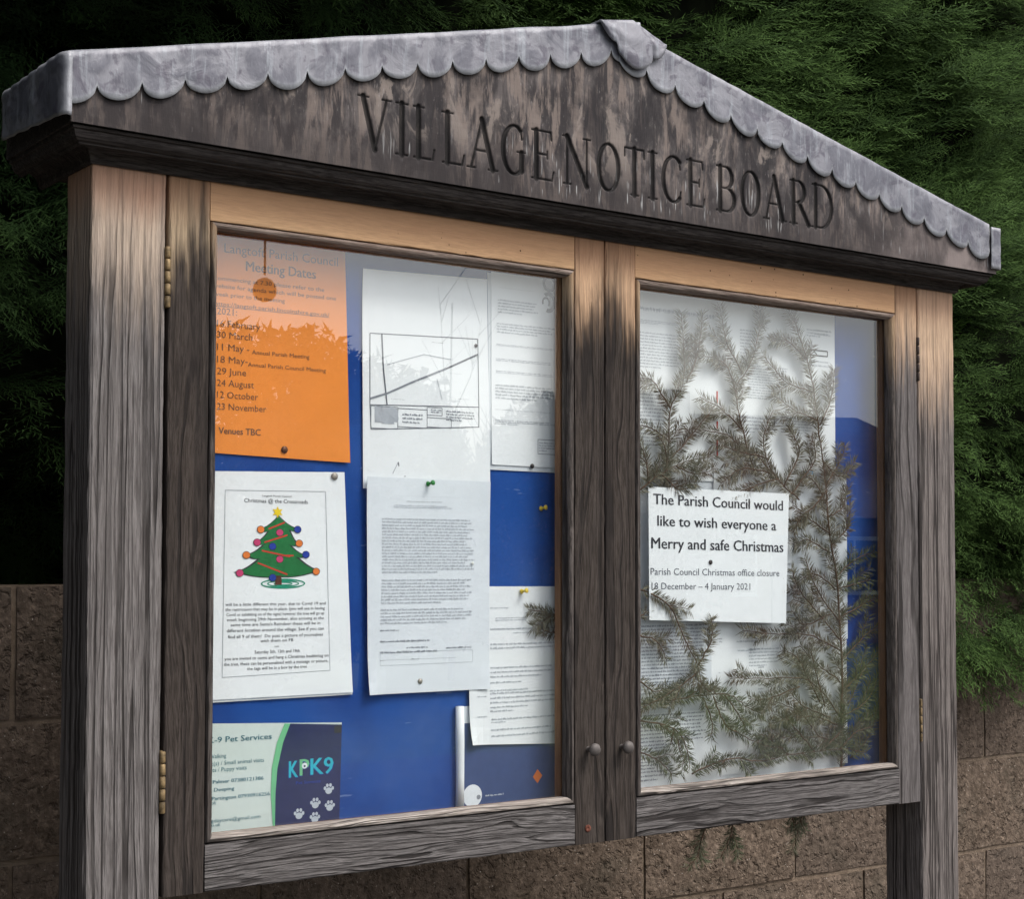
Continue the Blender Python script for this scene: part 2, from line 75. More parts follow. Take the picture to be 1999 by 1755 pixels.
def obj_np(name, V, F, mat, parent=None, loc=(0, 0, 0), smooth=False):
    """V (n,3) array, F (m,k) array of equal-sized faces"""
    V = np.asarray(V, dtype=np.float32) - np.array(loc, dtype=np.float32); F = np.asarray(F, dtype=np.int32)
    me = bpy.data.meshes.new(name)
    me.vertices.add(len(V)); me.vertices.foreach_set('co', V.ravel())
    m, k = F.shape
    me.loops.add(m * k); me.loops.foreach_set('vertex_index', F.ravel())
    me.polygons.add(m); me.polygons.foreach_set('loop_start', np.arange(0, m * k, k, dtype=np.int32))
    me.polygons.foreach_set('loop_total', np.full(m, k, dtype=np.int32))
    if smooth: me.polygons.foreach_set('use_smooth', np.ones(m, dtype=bool))
    me.materials.append(mat); me.update(calc_edges=True); me.validate()
    return link(bpy.data.objects.new(name, me), parent, loc)
class MB:
    def __init__(s): s.v = []; s.f = []
    def add(s, v, f):
        n = len(s.v); s.v += [tuple(p) for p in v]; s.f += [tuple(i + n for i in q) for q in f]
    def box(s, x0, x1, y0, y1, z0, z1):
        s.add([(x0, y0, z0), (x1, y0, z0), (x1, y1, z0), (x0, y1, z0), (x0, y0, z1), (x1, y0, z1), (x1, y1, z1), (x0, y1, z1)],
              [(0, 3, 2, 1), (4, 5, 6, 7), (0, 1, 5, 4), (1, 2, 6, 5), (2, 3, 7, 6), (3, 0, 4, 7)])
    def tube(s, pts, rad, n=6, cap=True):
        pts = [Vector(p) for p in pts]; rings = []
        for i, p in enumerate(pts):
            t = (pts[min(i + 1, len(pts) - 1)] - pts[max(i - 1, 0)]).normalized()
            a = t.orthogonal().normalized() if i == 0 else (a - t * a.dot(t)).normalized()
            b = t.cross(a); r = rad[i] if isinstance(rad, (list, tuple)) else rad
            rings.append([p + (a * math.cos(q * 2 * math.pi / n) + b * math.sin(q * 2 * math.pi / n)) * r for q in range(n)])
        v = [p for R_ in rings for p in R_]; f = []
        for i in range(len(rings) - 1):
            for q in range(n): f.append((i * n + q, i * n + (q + 1) % n, (i + 1) * n + (q + 1) % n, (i + 1) * n + q))
        if cap: f.append(tuple(range(n))[::-1]); f.append(tuple((len(rings) - 1) * n + q for q in range(n)))
        s.add(v, f)
    def lathe(s, c, axis, prof, n=16):
        c = Vector(c); ax = Vector(axis).normalized(); a = ax.orthogonal().normalized(); b = ax.cross(a); v = []; f = []
        for r, h in prof:
            for q in range(n): v.append(c + ax * h + (a * math.cos(q * 2 * math.pi / n) + b * math.sin(q * 2 * math.pi / n)) * r)
        for i in range(len(prof) - 1):
            for q in range(n): f.append((i * n + q, i * n + (q + 1) % n, (i + 1) * n + (q + 1) % n, (i + 1) * n + q))
        f.append(tuple(range(n))[::-1]); f.append(tuple((len(prof) - 1) * n + q for q in range(n)))
        s.add(v, f)
    def build(s, name, mat, parent=None, loc=(0, 0, 0), smooth=False): return obj(name, s.v, s.f, mat, parent, loc, smooth)
def copy_tree(o, loc, parent=None):
    c = o.copy(); sc.collection.objects.link(c); c.parent = parent; c.location = loc
    for ch in o.children:
        copy_tree(ch, ch.location, c)
    return c

# ---------------------------------------------------------------- material helpers
class NT:
    def __init__(s, name):
        s.m = bpy.data.materials.new(name); s.m.use_nodes = True; s.t = s.m.node_tree
        s.b = s.t.nodes['Principled BSDF']; s.out = s.t.nodes['Material Output']
        s.obj = s.n('ShaderNodeTexCoord').outputs['Object']
    def n(s, t): return s.t.nodes.new(t)
    def set(s, sock, v):
        if hasattr(v, 'is_linked') or hasattr(v, 'links'): s.t.links.new(v, sock)
        elif isinstance(v, tuple) and len(v) == 3 and sock.type == 'RGBA': sock.default_value = (*v, 1)
        else: sock.default_value = v
    def math(s, op, a, b=0.0, c=None, clamp=False):
        n = s.n('ShaderNodeMath'); n.operation = op; n.use_clamp = clamp
        s.set(n.inputs[0], a); s.set(n.inputs[1], b)
        if c is not None: s.set(n.inputs[2], c)
        return n.outputs[0]
    def map(s, v, sc_=(1, 1, 1), loc=(0, 0, 0), rot=(0, 0, 0)):
        n = s.n('ShaderNodeMapping'); s.set(n.inputs[0], v); n.inputs['Location'].default_value = loc
        n.inputs['Rotation'].default_value = rot; n.inputs['Scale'].default_value = sc_; return n.outputs[0]
    def noise(s, v, scale=5, detail=3, rough=0.5, dist=0.0):
        n = s.n('ShaderNodeTexNoise'); s.set(n.inputs['Vector'], v); n.inputs['Scale'].default_value = scale
        n.inputs['Detail'].default_value = detail; n.inputs['Roughness'].default_value = rough; n.inputs['Distortion'].default_value = dist
        return n.outputs[0]
    def vor(s, v, scale=5, feat='F1', rnd=1.0):
        n = s.n('ShaderNodeTexVoronoi'); n.feature = feat; s.set(n.inputs['Vector'], v); n.inputs['Scale'].default_value = scale
        n.inputs['Randomness'].default_value = rnd; return n
    def ramp(s, v, lo, hi, a=0.0, b=1.0, smooth=True):
        n = s.n('ShaderNodeMapRange'); n.interpolation_type = 'SMOOTHSTEP' if smooth else 'LINEAR'; s.set(n.inputs[0], v)
        for i, q in zip((1, 2, 3, 4), (lo, hi, a, b)): s.set(n.inputs[i], q)
        return n.outputs[0]
    def mix(s, f, a, b, mode='MIX'):
        n = s.n('ShaderNodeMix'); n.data_type = 'RGBA'; n.blend_type = mode
        s.set(n.inputs[0], f); s.set(n.inputs[6], a); s.set(n.inputs[7], b); return n.outputs[2]
    def sep(s, v):
        n = s.n('ShaderNodeSeparateXYZ'); s.set(n.inputs[0], v); return n.outputs
    def bump(s, h, strength=0.5, dist=0.001, normal=None):
        n = s.n('ShaderNodeBump'); n.inputs['Strength'].default_value = strength; n.inputs['Distance'].default_value = dist
        s.set(n.inputs['Height'], h)
        if normal is not None: s.set(n.inputs['Normal'], normal)
        return n.outputs[0]
    def fin(s, col=None, rough=None, normal=None, spec=None, metal=None):
        if col is not None: s.set(s.b.inputs['Base Color'], col)
        if rough is not None: s.set(s.b.inputs['Roughness'], rough)
        if normal is not None: s.set(s.b.inputs['Normal'], normal)
        if spec is not None: s.set(s.b.inputs['Specular IOR Level'], spec)
        if metal is not None: s.set(s.b.inputs['Metallic'], metal)
        return s.m
def plain(name, col, rough=0.6, spec=0.3, metal=0.0, var=0.12, scale=60, bump=0.0):
    t = NT(name); n = t.noise(t.obj, scale, 4, 0.6)
    c = t.mix(t.ramp(n, 0.3, 0.7), tuple(x * (1 - var) for x in col), tuple(min(1, x * (1 + var)) for x in col))
    return t.fin(c, rough, t.bump(n, 1.0, bump) if bump else None, spec, metal)

def wood(name, axis, grey, dark, light, fresh=(0.50, 0.35, 0.22), red=(0.33, 0.165, 0.095), lo=0.70, hi=0.82, crack=1.0, cell=26, seed=0.0, amp=0.16, gstr=1.0, spots=False, warpamt=0.045, bigd=0.25, ckb=0.45):
    """weathered oak: grain runs along axis; fresh tan wood only high up under the eave, where rain never reaches"""
    t = NT(name)
    al = {'z': (1, 1, 0.035), 'x': (0.035, 1, 1)}[axis]
    v = t.map(t.obj, (1, 1, 1), (seed * 1.37, seed * 0.7, seed * 2.1))
    warp = t.noise(t.map(v, tuple(q * 6 if q > .5 else 2.0 for q in al)), 1.0, 3, 0.55)
    cross = t.n('ShaderNodeCombineXYZ')
    off = t.math('MULTIPLY', t.math('SUBTRACT', warp, 0.5), warpamt)
    for i in range(3): t.set(cross.inputs[i], 0.0 if al[i] < .5 else off)
    va = t.n('ShaderNodeVectorMath'); va.operation = 'ADD'; t.set(va.inputs[0], v); t.set(va.inputs[1], cross.outputs[0])
    g = t.map(va.outputs[0], al)
    g2 = t.map(va.outputs[0], tuple(q if q > .5 else .06 for q in al))
    fib = t.noise(g2, 460, 3, 0.7)
    mid = t.noise(g, 70, 4, 0.6)
    big = t.noise(t.map(v, tuple(q if q > .5 else .3 for q in al)), 12, 4, 0.6)
    ck0 = t.noise(t.map(va.outputs[0], tuple(q if q > .5 else .014 for q in al), (3, 1, 2)), cell * 1.9, 1.5, 0.4)
    iso = t.math('ABSOLUTE', t.math('SUBTRACT', ck0, 0.5))
    brk = t.ramp(t.noise(t.map(v, tuple(q if q > .5 else .2 for q in al)), 45, 2, 0.5), 0.36, 0.56, ckb, 1)
    line = t.math('MULTIPLY', t.ramp(iso, 0.016, 0.050, 1, 0), brk)
    iso2 = t.math('ABSOLUTE', t.math('SUBTRACT', t.noise(g, cell * 4.2, 1.5, 0.4), 0.47))
    line2 = t.ramp(iso2, 0.02, 0.085, 1, 0)
    z = t.sep(t.obj)[2]
    zz = t.math('ADD', z, t.math('MULTIPLY', t.math('SUBTRACT', mid, 0.5), amp))
    zz = t.math('ADD', zz, t.math('MULTIPLY', t.math('SUBTRACT', big, 0.5), amp))
    fr = t.ramp(zz, lo, hi)
    c = t.mix(t.ramp(fib, 0.30, 0.68), tuple(q * .35 + w_ * .65 for q, w_ in zip(grey, dark)), light)
    c = t.mix(t.ramp(mid, 0.36, 0.64, 0.3, 0.65), c, grey)
    c = t.mix(t.ramp(big, 0.52, 0.80, 0, bigd), c, dark)
    fc = t.mix(t.ramp(fib, 0.3, 0.7), tuple(q * 0.82 for q in fresh), tuple(q * 1.12 for q in fresh))
    fc = t.mix(t.ramp(t.math('ADD', z, t.math('MULTIPLY', big, 0.05)), 0.795, 0.865, 0, 0.7), fc, red)
    if spots:
        sp = t.ramp(t.vor(t.map(v, (1, 1, 1)), 55).outputs[0], 0.06, 0.10, 1, 0)
        fc = t.mix(t.math('MULTIPLY', sp, t.ramp(big, 0.5, 0.56)), fc, (0.06, 0.035, 0.02))
    c = t.mix(fr, c, fc)
    brk2 = None
    lk = t.math('MULTIPLY', t.math('MAXIMUM', line, t.math('MULTIPLY', line2, 0.35)), t.ramp(fr, 0, 1, crack, crack * 0.25, False))
    c = t.mix(t.math('MULTIPLY', lk, 0.85), c, (0.020, 0.017, 0.016))
    h = t.math('SUBTRACT', t.math('ADD', t.math('MULTIPLY', fib, 0.5), t.math('MULTIPLY', mid, 0.6)), t.math('MULTIPLY', lk, 0.9))
    nb = t.bump(h, t_ := 1.0, 0.0022 * gstr)
    return t.fin(c, 0.88, nb, 0.10)
W_POST_L = wood('oak_post', 'z', (0.138, 0.125, 0.120), (0.055, 0.048, 0.045), (0.24, 0.222, 0.216), fresh=(0.52, 0.41, 0.32), red=(0.48, 0.25, 0.16), lo=0.62, hi=0.86, cell=34, seed=1, amp=0.2, gstr=1.3, warpamt=0.016, bigd=0.1, ckb=0.7)
W_POST_R = wood('oak_post_far', 'z', (0.150, 0.130, 0.122), (0.06, 0.051, 0.047), (0.25, 0.222, 0.208), fresh=(0.55, 0.39, 0.27), red=(0.50, 0.30, 0.20), lo=0.58, hi=0.80, cell=40, seed=2, amp=0.2, gstr=1.3, warpamt=0.016, bigd=0.1, ckb=0.7)
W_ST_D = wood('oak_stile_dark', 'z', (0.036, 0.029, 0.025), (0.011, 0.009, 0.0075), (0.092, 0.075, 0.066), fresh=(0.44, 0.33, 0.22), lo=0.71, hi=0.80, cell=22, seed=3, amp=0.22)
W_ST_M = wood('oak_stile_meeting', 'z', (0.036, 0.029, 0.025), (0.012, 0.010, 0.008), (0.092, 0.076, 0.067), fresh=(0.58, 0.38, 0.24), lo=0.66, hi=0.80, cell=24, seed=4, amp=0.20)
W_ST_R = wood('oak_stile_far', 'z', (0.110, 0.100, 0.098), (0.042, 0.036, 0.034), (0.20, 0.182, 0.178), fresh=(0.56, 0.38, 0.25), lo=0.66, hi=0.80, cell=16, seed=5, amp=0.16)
W_TOP = wood('oak_top_rail', 'x', (0.3, 0.2, 0.13), (0.1, 0.07, 0.05), (0.4, 0.28, 0.18), fresh=(0.60, 0.395, 0.225), red=(0.50, 0.27, 0.155), lo=0.70, hi=0.78, crack=0.5, cell=14, seed=6, amp=0.02, gstr=0.4, spots=True)
W_BOT = wood('oak_bottom_rail', 'x', (0.095, 0.087, 0.085), (0.028, 0.024, 0.023), (0.235, 0.22, 0.215), lo=2, hi=3, cell=34, seed=7, gstr=1.4)
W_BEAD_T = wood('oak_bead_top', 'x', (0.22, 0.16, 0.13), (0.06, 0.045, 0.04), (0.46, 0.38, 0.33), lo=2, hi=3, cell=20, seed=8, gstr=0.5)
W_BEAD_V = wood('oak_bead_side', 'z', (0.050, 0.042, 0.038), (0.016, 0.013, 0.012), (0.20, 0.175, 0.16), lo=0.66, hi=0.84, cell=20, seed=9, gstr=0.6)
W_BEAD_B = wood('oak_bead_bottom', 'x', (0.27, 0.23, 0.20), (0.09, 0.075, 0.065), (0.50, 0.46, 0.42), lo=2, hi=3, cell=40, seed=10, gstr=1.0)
W_IN = wood('oak_inner_edge', 'z', (0.22, 0.115, 0.06), (0.12, 0.065, 0.035), (0.33, 0.18, 0.10), lo=2, hi=3, crack=0.3, cell=30, seed=11, gstr=0.4)
W_COR = wood('oak_cornice', 'x', (0.028, 0.024, 0.023), (0.008, 0.007, 0.006), (0.12, 0.105, 0.10), lo=2, hi=3, crack=0.4, cell=20, seed=12, gstr=0.3)

def pediment_mat():
    t = NT('oak_pediment_board'); v = t.obj
    dr = t.noise(t.map(v, (1, 1, 0.16)), 90, 5, 0.65, 0.3)
    fi = t.noise(t.map(v, (0.05, 1, 1)), 200, 4, 0.65)
    big = t.noise(t.map(v, (1, 1, 0.7)), 11, 5, 0.62, 0.4)
    b2 = t.noise(t.map(v, (1, 1, 0.5), (4, 0, 2)), 26, 5, 0.62, 0.6)
    x, y, z = t.sep(v)
    c = t.mix(t.ramp(big, 0.36, 0.62), (0.030, 0.028, 0.030), (0.120, 0.105, 0.102))
    c = t.mix(t.ramp(b2, 0.40, 0.56, 0.85, 0), c, (0.026, 0.023, 0.025))
    c = t.mix(t.math('MULTIPLY', t.ramp(dr, 0.46, 0.60, 0, 0.8), t.ramp(big, 0.40, 0.58, .15, 1)), c, (0.21, 0.17, 0.15))
    c = t.mix(t.math('MULTIPLY', t.ramp(b2, 0.54, 0.62, 0, 0.85), t.ramp(t.sep(v)[2], 0.90, 0.96)), c, (0.22, 0.185, 0.165))
    c = t.mix(t.ramp(t.noise(t.map(v, (1, 1, .25)), 260, 3, .6), 0.64, 0.74, 0, 0.3), c, (0.36, 0.33, 0.32))
    c = t.mix(t.ramp(fi, 0.3, 0.7, 0.10, 0), c, (0.03, 0.025, 0.025))
    # darker, dirtier band above the cornice
    lowz = t.math('ADD', z, t.math('MULTIPLY', t.math('SUBTRACT', big, 0.5), 0.06))
    c = t.mix(t.ramp(lowz, 0.885, 0.985, 0.68, 0), c, (0.036, 0.030, 0.030))
    # cleaner patch at the far end
    c = t.mix(t.math('MULTIPLY', t.ramp(x, 1.25, 1.55), t.ramp(big, 0.35, 0.6, 0.2, 0.8)), c, (0.24, 0.20, 0.19))
    # pale drip streaks below the lettering
    st = t.noise(t.map(v, (1, 1, 0.08)), 260, 2, 0.5, 0.1)
    zone = t.math('MULTIPLY', t.ramp(t.noise(v, 9, 2), 0.45, 0.6), t.math('MULTIPLY', t.ramp(z, 0.975, 0.94), t.ramp(z, 0.884, 0.90)))
    c = t.mix(t.math('MULTIPLY', t.ramp(st, 0.63, 0.70, 0, .8), zone), c, (0.38, 0.38, 0.38))
    # dirt lodged in the cut letters
    at = t.n('ShaderNodeAttribute'); at.attribute_name = 'cut'
    c = t.mix(t.math('MULTIPLY', t.ramp(at.outputs['Fac'], 0.1, 0.7, 0, 0.95), t.ramp(b2, 0.3, 0.62, 1, .88)), c, (0.012, 0.011, 0.011))
    h = t.math('ADD', t.math('MULTIPLY', dr, 0.7), t.math('MULTIPLY', fi, 0.2))
    return t.fin(c, 0.78, t.bump(h, 1.0, 0.0016), 0.14)
M_PED = pediment_mat()
def lead_mat():
    t = NT('weathered_lead'); v = t.obj
    a = t.noise(v, 17, 5, 0.6, 0.5); b = t.noise(t.map(v, (1, 1, 0.14)), 75, 5, 0.7, 0.4); d = t.noise(t.map(v, (1, 1, 1), (9, 3, 1)), 33, 4, 0.6, 0.8)
    c = t.mix(t.ramp(a, 0.44, 0.56), (0.200, 0.200, 0.225), (0.115, 0.116, 0.140))
    c = t.mix(t.ramp(d, 0.52, 0.64, 0, 0.8), c, (0.080, 0.074, 0.098))
    c = t.mix(t.ramp(b, 0.50, 0.72, 0, 0.7), c, (0.29, 0.31, 0.34))
    c = t.mix(t.ramp(t.noise(v, 140, 3, 0.6), 0.62, 0.74, 0, 0.25), c, (0.40, 0.41, 0.43))
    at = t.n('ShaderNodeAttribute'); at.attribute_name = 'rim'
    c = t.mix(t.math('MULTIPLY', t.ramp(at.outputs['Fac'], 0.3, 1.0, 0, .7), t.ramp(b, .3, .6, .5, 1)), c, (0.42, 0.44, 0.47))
    g = t.n('ShaderNodeNewGeometry')
    c = t.mix(t.ramp(g.outputs['Pointiness'], 0.52, 0.60, 0, 0.5), c, (0.45, 0.46, 0.48))
    return t.fin(c, 0.52, t.bump(t.math('ADD', a, t.math('MULTIPLY', b, 0.25)), 0.8, 0.004), 0.45, 0.15)
M_LEAD = lead_mat()
def felt_mat():
    t = NT('blue_felt_board'); v = t.obj
    a = t.noise(v, 500, 3, 0.7); b = t.noise(v, 7, 3, 0.5); s = t.noise(t.map(v, (0.15, 1, 1), (0, 0, 0), (0, 0.35, 0)), 120, 3, 0.5)
    c = t.mix(t.ramp(b, 0.35, 0.65), (0.009, 0.050, 0.25), (0.015, 0.078, 0.33))
    c = t.mix(t.ramp(a, 0.2, 0.8, 0, 0.3), c, (0.02, 0.07, 0.27))
    c = t.mix(t.ramp(s, 0.70, 0.76, 0, 0.35), c, (0.3, 0.4, 0.6))
    hv = t.vor(t.map(v, (1, 0, 1)), 38); c = t.mix(t.math('MULTIPLY', t.ramp(hv.outputs[0], 0.018, 0.035, 1, 0), t.ramp(t.sep(hv.outputs['Color'])[0], 0.5, 0.55)), c, (0.004, 0.010, 0.04))
    du = t.noise(v, 3.2, 5, 0.7); c = t.mix(t.ramp(du, 0.50, 0.80, 0, 0.12), c, (0.20, 0.27, 0.42))
    return t.fin(c, 0.9, t.bump(a, 0.4, 0.0006), 0.15)
M_FELT = felt_mat()
def paper_mat(name, col, var=0.03):
    t = NT(name); n = t.noise(t.obj, 14, 3, 0.5)
    c = t.mix(t.ramp(n, 0.3, 0.7), tuple(q * (1 - var) for q in col), col)
    return t.fin(c, 0.55, t.bump(n, 0.5, 0.004), 0.35)
M_PAPER = paper_mat('white_paper', (0.85, 0.88, 0.91))
M_PAPER2 = paper_mat('pale_paper', (0.70, 0.74, 0.79))
M_ORANGE = paper_mat('orange_paper', (0.86, 0.27, 0.035), 0.05)
M_PAPER3 = paper_mat('cream_paper', (0.74, 0.785, 0.84))
M_CARD = paper_mat('card_paper', (0.62, 0.70, 0.68))
def ink(name, col): return plain(name, col, 0.6, 0.3, var=0.05)
I_BLACK = ink('ink_black', (0.035, 0.035, 0.045)); I_GREY = ink('ink_grey', (0.24, 0.26, 0.30)); I_MID = ink('ink_mid', (0.12, 0.13, 0.16)); I_LIGHT = ink('ink_light', (0.42, 0.45, 0.50))
I_BROWN = ink('ink_on_orange', (0.17, 0.085, 0.045)); I_NAVY = ink('ink_navy', (0.018, 0.024, 0.095)); I_POST = ink('ink_slate_blue', (0.045, 0.075, 0.19)); I_GREEN = ink('ink_green', (0.012, 0.16, 0.045)); I_CYAN = ink('ink_cyan', (0.02, 0.45, 0.60))
I_PGREEN = ink('ink_pale_green', (0.16, 0.50, 0.26)); I_SILV = ink('ink_silver', (0.50, 0.55, 0.62)); I_RED = ink('ink_red', (0.50, 0.05, 0.03)); I_PINK = ink('ink_pink', (0.55, 0.05, 0.16))
I_ORG = ink('ink_orange', (0.75, 0.20, 0.04)); I_BLUE = ink('ink_blue', (0.015, 0.045, 0.33)); I_YEL = ink('ink_yellow', (0.80, 0.58, 0.02)); I_TRUNK = ink('ink_trunk', (0.09, 0.03, 0.02)); I_TEAL = ink('ink_teal', (0.05, 0.17, 0.22)); I_LBLUE = ink('ink_light_blue', (0.10, 0.36, 0.66)); I_SEA = ink('ink_sea', (0.015, 0.26, 0.16))
I_WHITE = ink('ink_white', (0.75, 0.79, 0.84))
def glass_mat():
    t = NT('window_glass')
    g = t.n('ShaderNodeNewGeometry'); dp = t.n('ShaderNodeVectorMath'); dp.operation = 'DOT_PRODUCT'
    t.set(dp.inputs[0], g.outputs['Normal']); t.set(dp.inputs[1], g.outputs['Incoming'])
    c = t.math('SUBTRACT', 1.0, t.math('ABSOLUTE', dp.outputs['Value']), clamp=True)
    F = t.math('ADD', t.math('MULTIPLY', t.math('POWER', c, 5.0), 0.92), 0.078)
    tr = t.n('ShaderNodeBsdfTransparent'); tr.inputs[0].default_value = (0.975, 0.985, 0.98, 1)
    gl = t.n('ShaderNodeBsdfGlossy'); gl.inputs['Roughness'].default_value = 0.0
    df = t.n('ShaderNodeBsdfDiffuse'); df.inputs[0].default_value = (0.7, 0.72, 0.75, 1)
    m0 = t.n('ShaderNodeMixShader'); m1 = t.n('ShaderNodeMixShader')
    dirt = t.ramp(t.noise(t.obj, 5, 5, 0.65), 0.40, 0.85, 0.001, 0.012)
    t.set(m0.inputs[0], dirt); t.set(m0.inputs[1], tr.outputs[0]); t.set(m0.inputs[2], df.outputs[0])
    t.set(m1.inputs[0], F); t.set(m1.inputs[1], m0.outputs[0]); t.set(m1.inputs[2], gl.outputs[0])
    t.set(t.out.inputs[0], m1.outputs[0]); t.t.nodes.remove(t.b)
    return t.m
M_GLASS = glass_mat()
M_BRASS = plain('tarnished_brass', (0.20, 0.14, 0.07), 0.6, 0.4, 0.35, 0.6, 90, 0.0006)
M_STEEL = plain('dull_steel', (0.10, 0.088, 0.082), 0.6, 0.4, 0.2, 0.2, 120)
M_RUST = plain('rust', (0.13, 0.05, 0.035), 0.9, 0.1, 0, 0.4, 300)
M_DARKMETAL = plain('dark_iron', (0.05, 0.035, 0.03), 0.6, 0.3, 0.3, 0.3, 100)

# ================================================================ SETTING: ground, road, wall
def flat(name, x0, x1, y0, y1, z, mat, kind='structure'):
    o = obj(name, [(x0, y0, z), (x1, y0, z), (x1, y1, z), (x0, y1, z)], [(0, 1, 2, 3)], mat); return tagit(o, kind=kind)
def ground_mat(name, a, b, sc1, rough=0.95):
    t = NT(name); n = t.noise(t.obj, sc1, 5, 0.65); n2 = t.noise(t.obj, sc1 * 12, 3, 0.6)
    c = t.mix(t.ramp(n, 0.35, 0.65), a, b); c = t.mix(t.ramp(n2, 0.3, 0.7, 0, 0.35), c, a)
    return t.fin(c, rough, t.bump(n2, 0.8, 0.01), 0.2)
M_GRASSG = ground_mat('verge_grass', (0.045, 0.07, 0.022), (0.075, 0.10, 0.035), 3)
M_PAVE = ground_mat('pavement_tarmac', (0.10, 0.098, 0.095), (0.14, 0.135, 0.13), 4)
M_ROAD = ground_mat('road_asphalt', (0.045, 0.045, 0.047), (0.065, 0.064, 0.064), 3)
M_SOIL = ground_mat('verge_soil', (0.05, 0.038, 0.028), (0.085, 0.062, 0.045), 6)
flat('ground', -150, 200, -200, 150, GZ - 0.008, M_GRASSG)
flat('verge', -20, 40, -0.6, 0.72, GZ, M_SOIL)
flat('pavement', -60, 90, -2.6, -0.6, GZ + 0.004, M_PAVE)
flat('road', -80, 120, -9.2, -2.75, GZ - 0.004, M_ROAD)
kb = MB()
for k in range(-18, 24): kb.box(k * 0.92, k * 0.92 + 0.91, -2.75, -2.6, GZ - 0.05, GZ + 0.012)
o = kb.build('kerb', plain('kerb_concrete', (0.32, 0.31, 0.29), 0.9, 0.2, bump=0.003)); tagit(o, kind='structure')

# ---- the block wall, every block its own piece
def block_mat():
    t = NT('split_face_block'); v = t.obj
    oi = t.n('ShaderNodeObjectInfo').outputs['Random']
    va = t.n('ShaderNodeVectorMath'); va.operation = 'ADD'; cb = t.n('ShaderNodeCombineXYZ')
    for i in range(3): t.set(cb.inputs[i], t.math('MULTIPLY', oi, (37.0, 11.0, 23.0)[i]))
    t.set(va.inputs[0], v); t.set(va.inputs[1], cb.outputs[0]); v = va.outputs[0]
    a = t.noise(v, 40, 5, 0.7, 0.5); b = t.noise(v, 110, 4, 0.7); vo = t.vor(v, 150); v2 = t.vor(v, 75); pit = t.noise(v, 62, 3, 0.6, 0.4)
    c = t.mix(t.ramp(a, 0.35, 0.65), (0.118, 0.088, 0.065), (0.210, 0.160, 0.122))
    c = t.mix(t.ramp(b, 0.3, 0.7, 0.55, 0), c, (0.040, 0.027, 0.020))
    c = t.mix(t.ramp(b, 0.55, 0.75, 0, 0.6), c, (0.30, 0.225, 0.17))
    c = t.mix(t.math('MULTIPLY', t.ramp(vo.outputs[0], 0.10, 0.24, 1, 0), t.ramp(t.sep(vo.outputs['Color'])[0], 0.80, 0.88, 0, 0.9)), c, (0.50, 0.45, 0.40))
    c = t.mix(t.ramp(pit, 0.28, 0.38, 0.6, 0), c, (0.014, 0.009, 0.007))
    c = t.mix(t.ramp(oi, 0, 1, 0.0, 0.40), c, (0.075, 0.06, 0.052))
    ds = t.noise(v, 7, 4, 0.6); c = t.mix(t.ramp(ds, 0.50, 0.70, 0, 0.45), c, (0.055, 0.048, 0.036))
    h = t.math('ADD', t.math('MULTIPLY', b, 0.7), t.math('ADD', t.math('MULTIPLY', t.ramp(pit, 0.28, 0.5), 0.9), t.math('MULTIPLY', v2.outputs[0], 0.5)))
    return t.fin(c, 0.95, t.bump(h, 1.0, 0.0050), 0.15)
M_BLOCK = block_mat()
M_MORTAR = ground_mat('mortar', (0.22, 0.165, 0.12), (0.33, 0.255, 0.19), 60)
YW = 0.715
wall = tagit(empty('block_wall', (1.6, YW + .1, GZ)), 'long rough brown concrete block wall behind the notice board, under the hedge', 'wall')
mb = MB(); mb.box(-1.9, 5.2, YW + 0.0070, YW + 0.21, GZ - 0.05, 0.322); mb.build('mortar', M_MORTAR, wall, (1.6, YW + .1, GZ))
def block_mesh(L, seed):
    r = random.Random(seed); bm = bmesh.new()
    nx, nz = 8, 4; H = 0.2145; D = 0.03
    vs = [[None] * (nz + 1) for _ in range(nx + 1)]
    for i in range(nx + 1):
        for j in range(nz + 1):
            e = (i in (0, nx)) or (j in (0, nz))
            vs[i][j] = bm.verts.new((L * i / nx - L / 2 + r.uniform(-.0012, .0012), (0.0045 if e else 0) + r.uniform(-.0012, .0012), H * j / nz - H / 2 + r.uniform(-.0012, .0012)))
    for i in range(nx):
        for j in range(nz): bm.faces.new((vs[i][j], vs[i + 1][j], vs[i + 1][j + 1], vs[i][j + 1]))
    ring = [vs[i][0] for i in range(nx + 1)] + [vs[nx][j] for j in range(1, nz + 1)] + [vs[i][nz] for i in range(nx - 1, -1, -1)] + [vs[0][j] for j in range(nz - 1, 0, -1)]
    bk = [bm.verts.new((v.co.x, D, v.co.z)) for v in ring]
    for q in range(len(ring)):
        bm.faces.new((ring[(q + 1) % len(ring)], ring[q], bk[q], bk[(q + 1) % len(ring)]))
    me = bpy.data.meshes.new('block'); bm.to_mesh(me); bm.free(); me.materials.append(M_BLOCK); return me
bmeshes = [block_mesh(0.4305, s) for s in range(6)]
# bed joints at z = 0.325, 0.1, -0.125, -0.35 ... ; perpends bond half and half
for r in range(0, 7):
    zt = 0.325 - 0.225 * r
    off = 1.470 if r % 2 == 0 else 1.690   # a joint position in this course
    if r % 2 == 1: off = 1.690
    k0 = int((-1.9 - off) // 0.44); 
    for k in range(k0 + 1, k0 + 17):
        xc = off + 0.44 * k + 0.22
        if xc > 5.0: break
        b_ = bpy.data.objects.new('block', bmeshes[rng.randrange(6)])
        link(b_, wall, (xc, YW - rng.uniform(0, .003), zt - 0.112)); b_.rotation_euler = (0, 0, rng.uniform(-.004, .004))

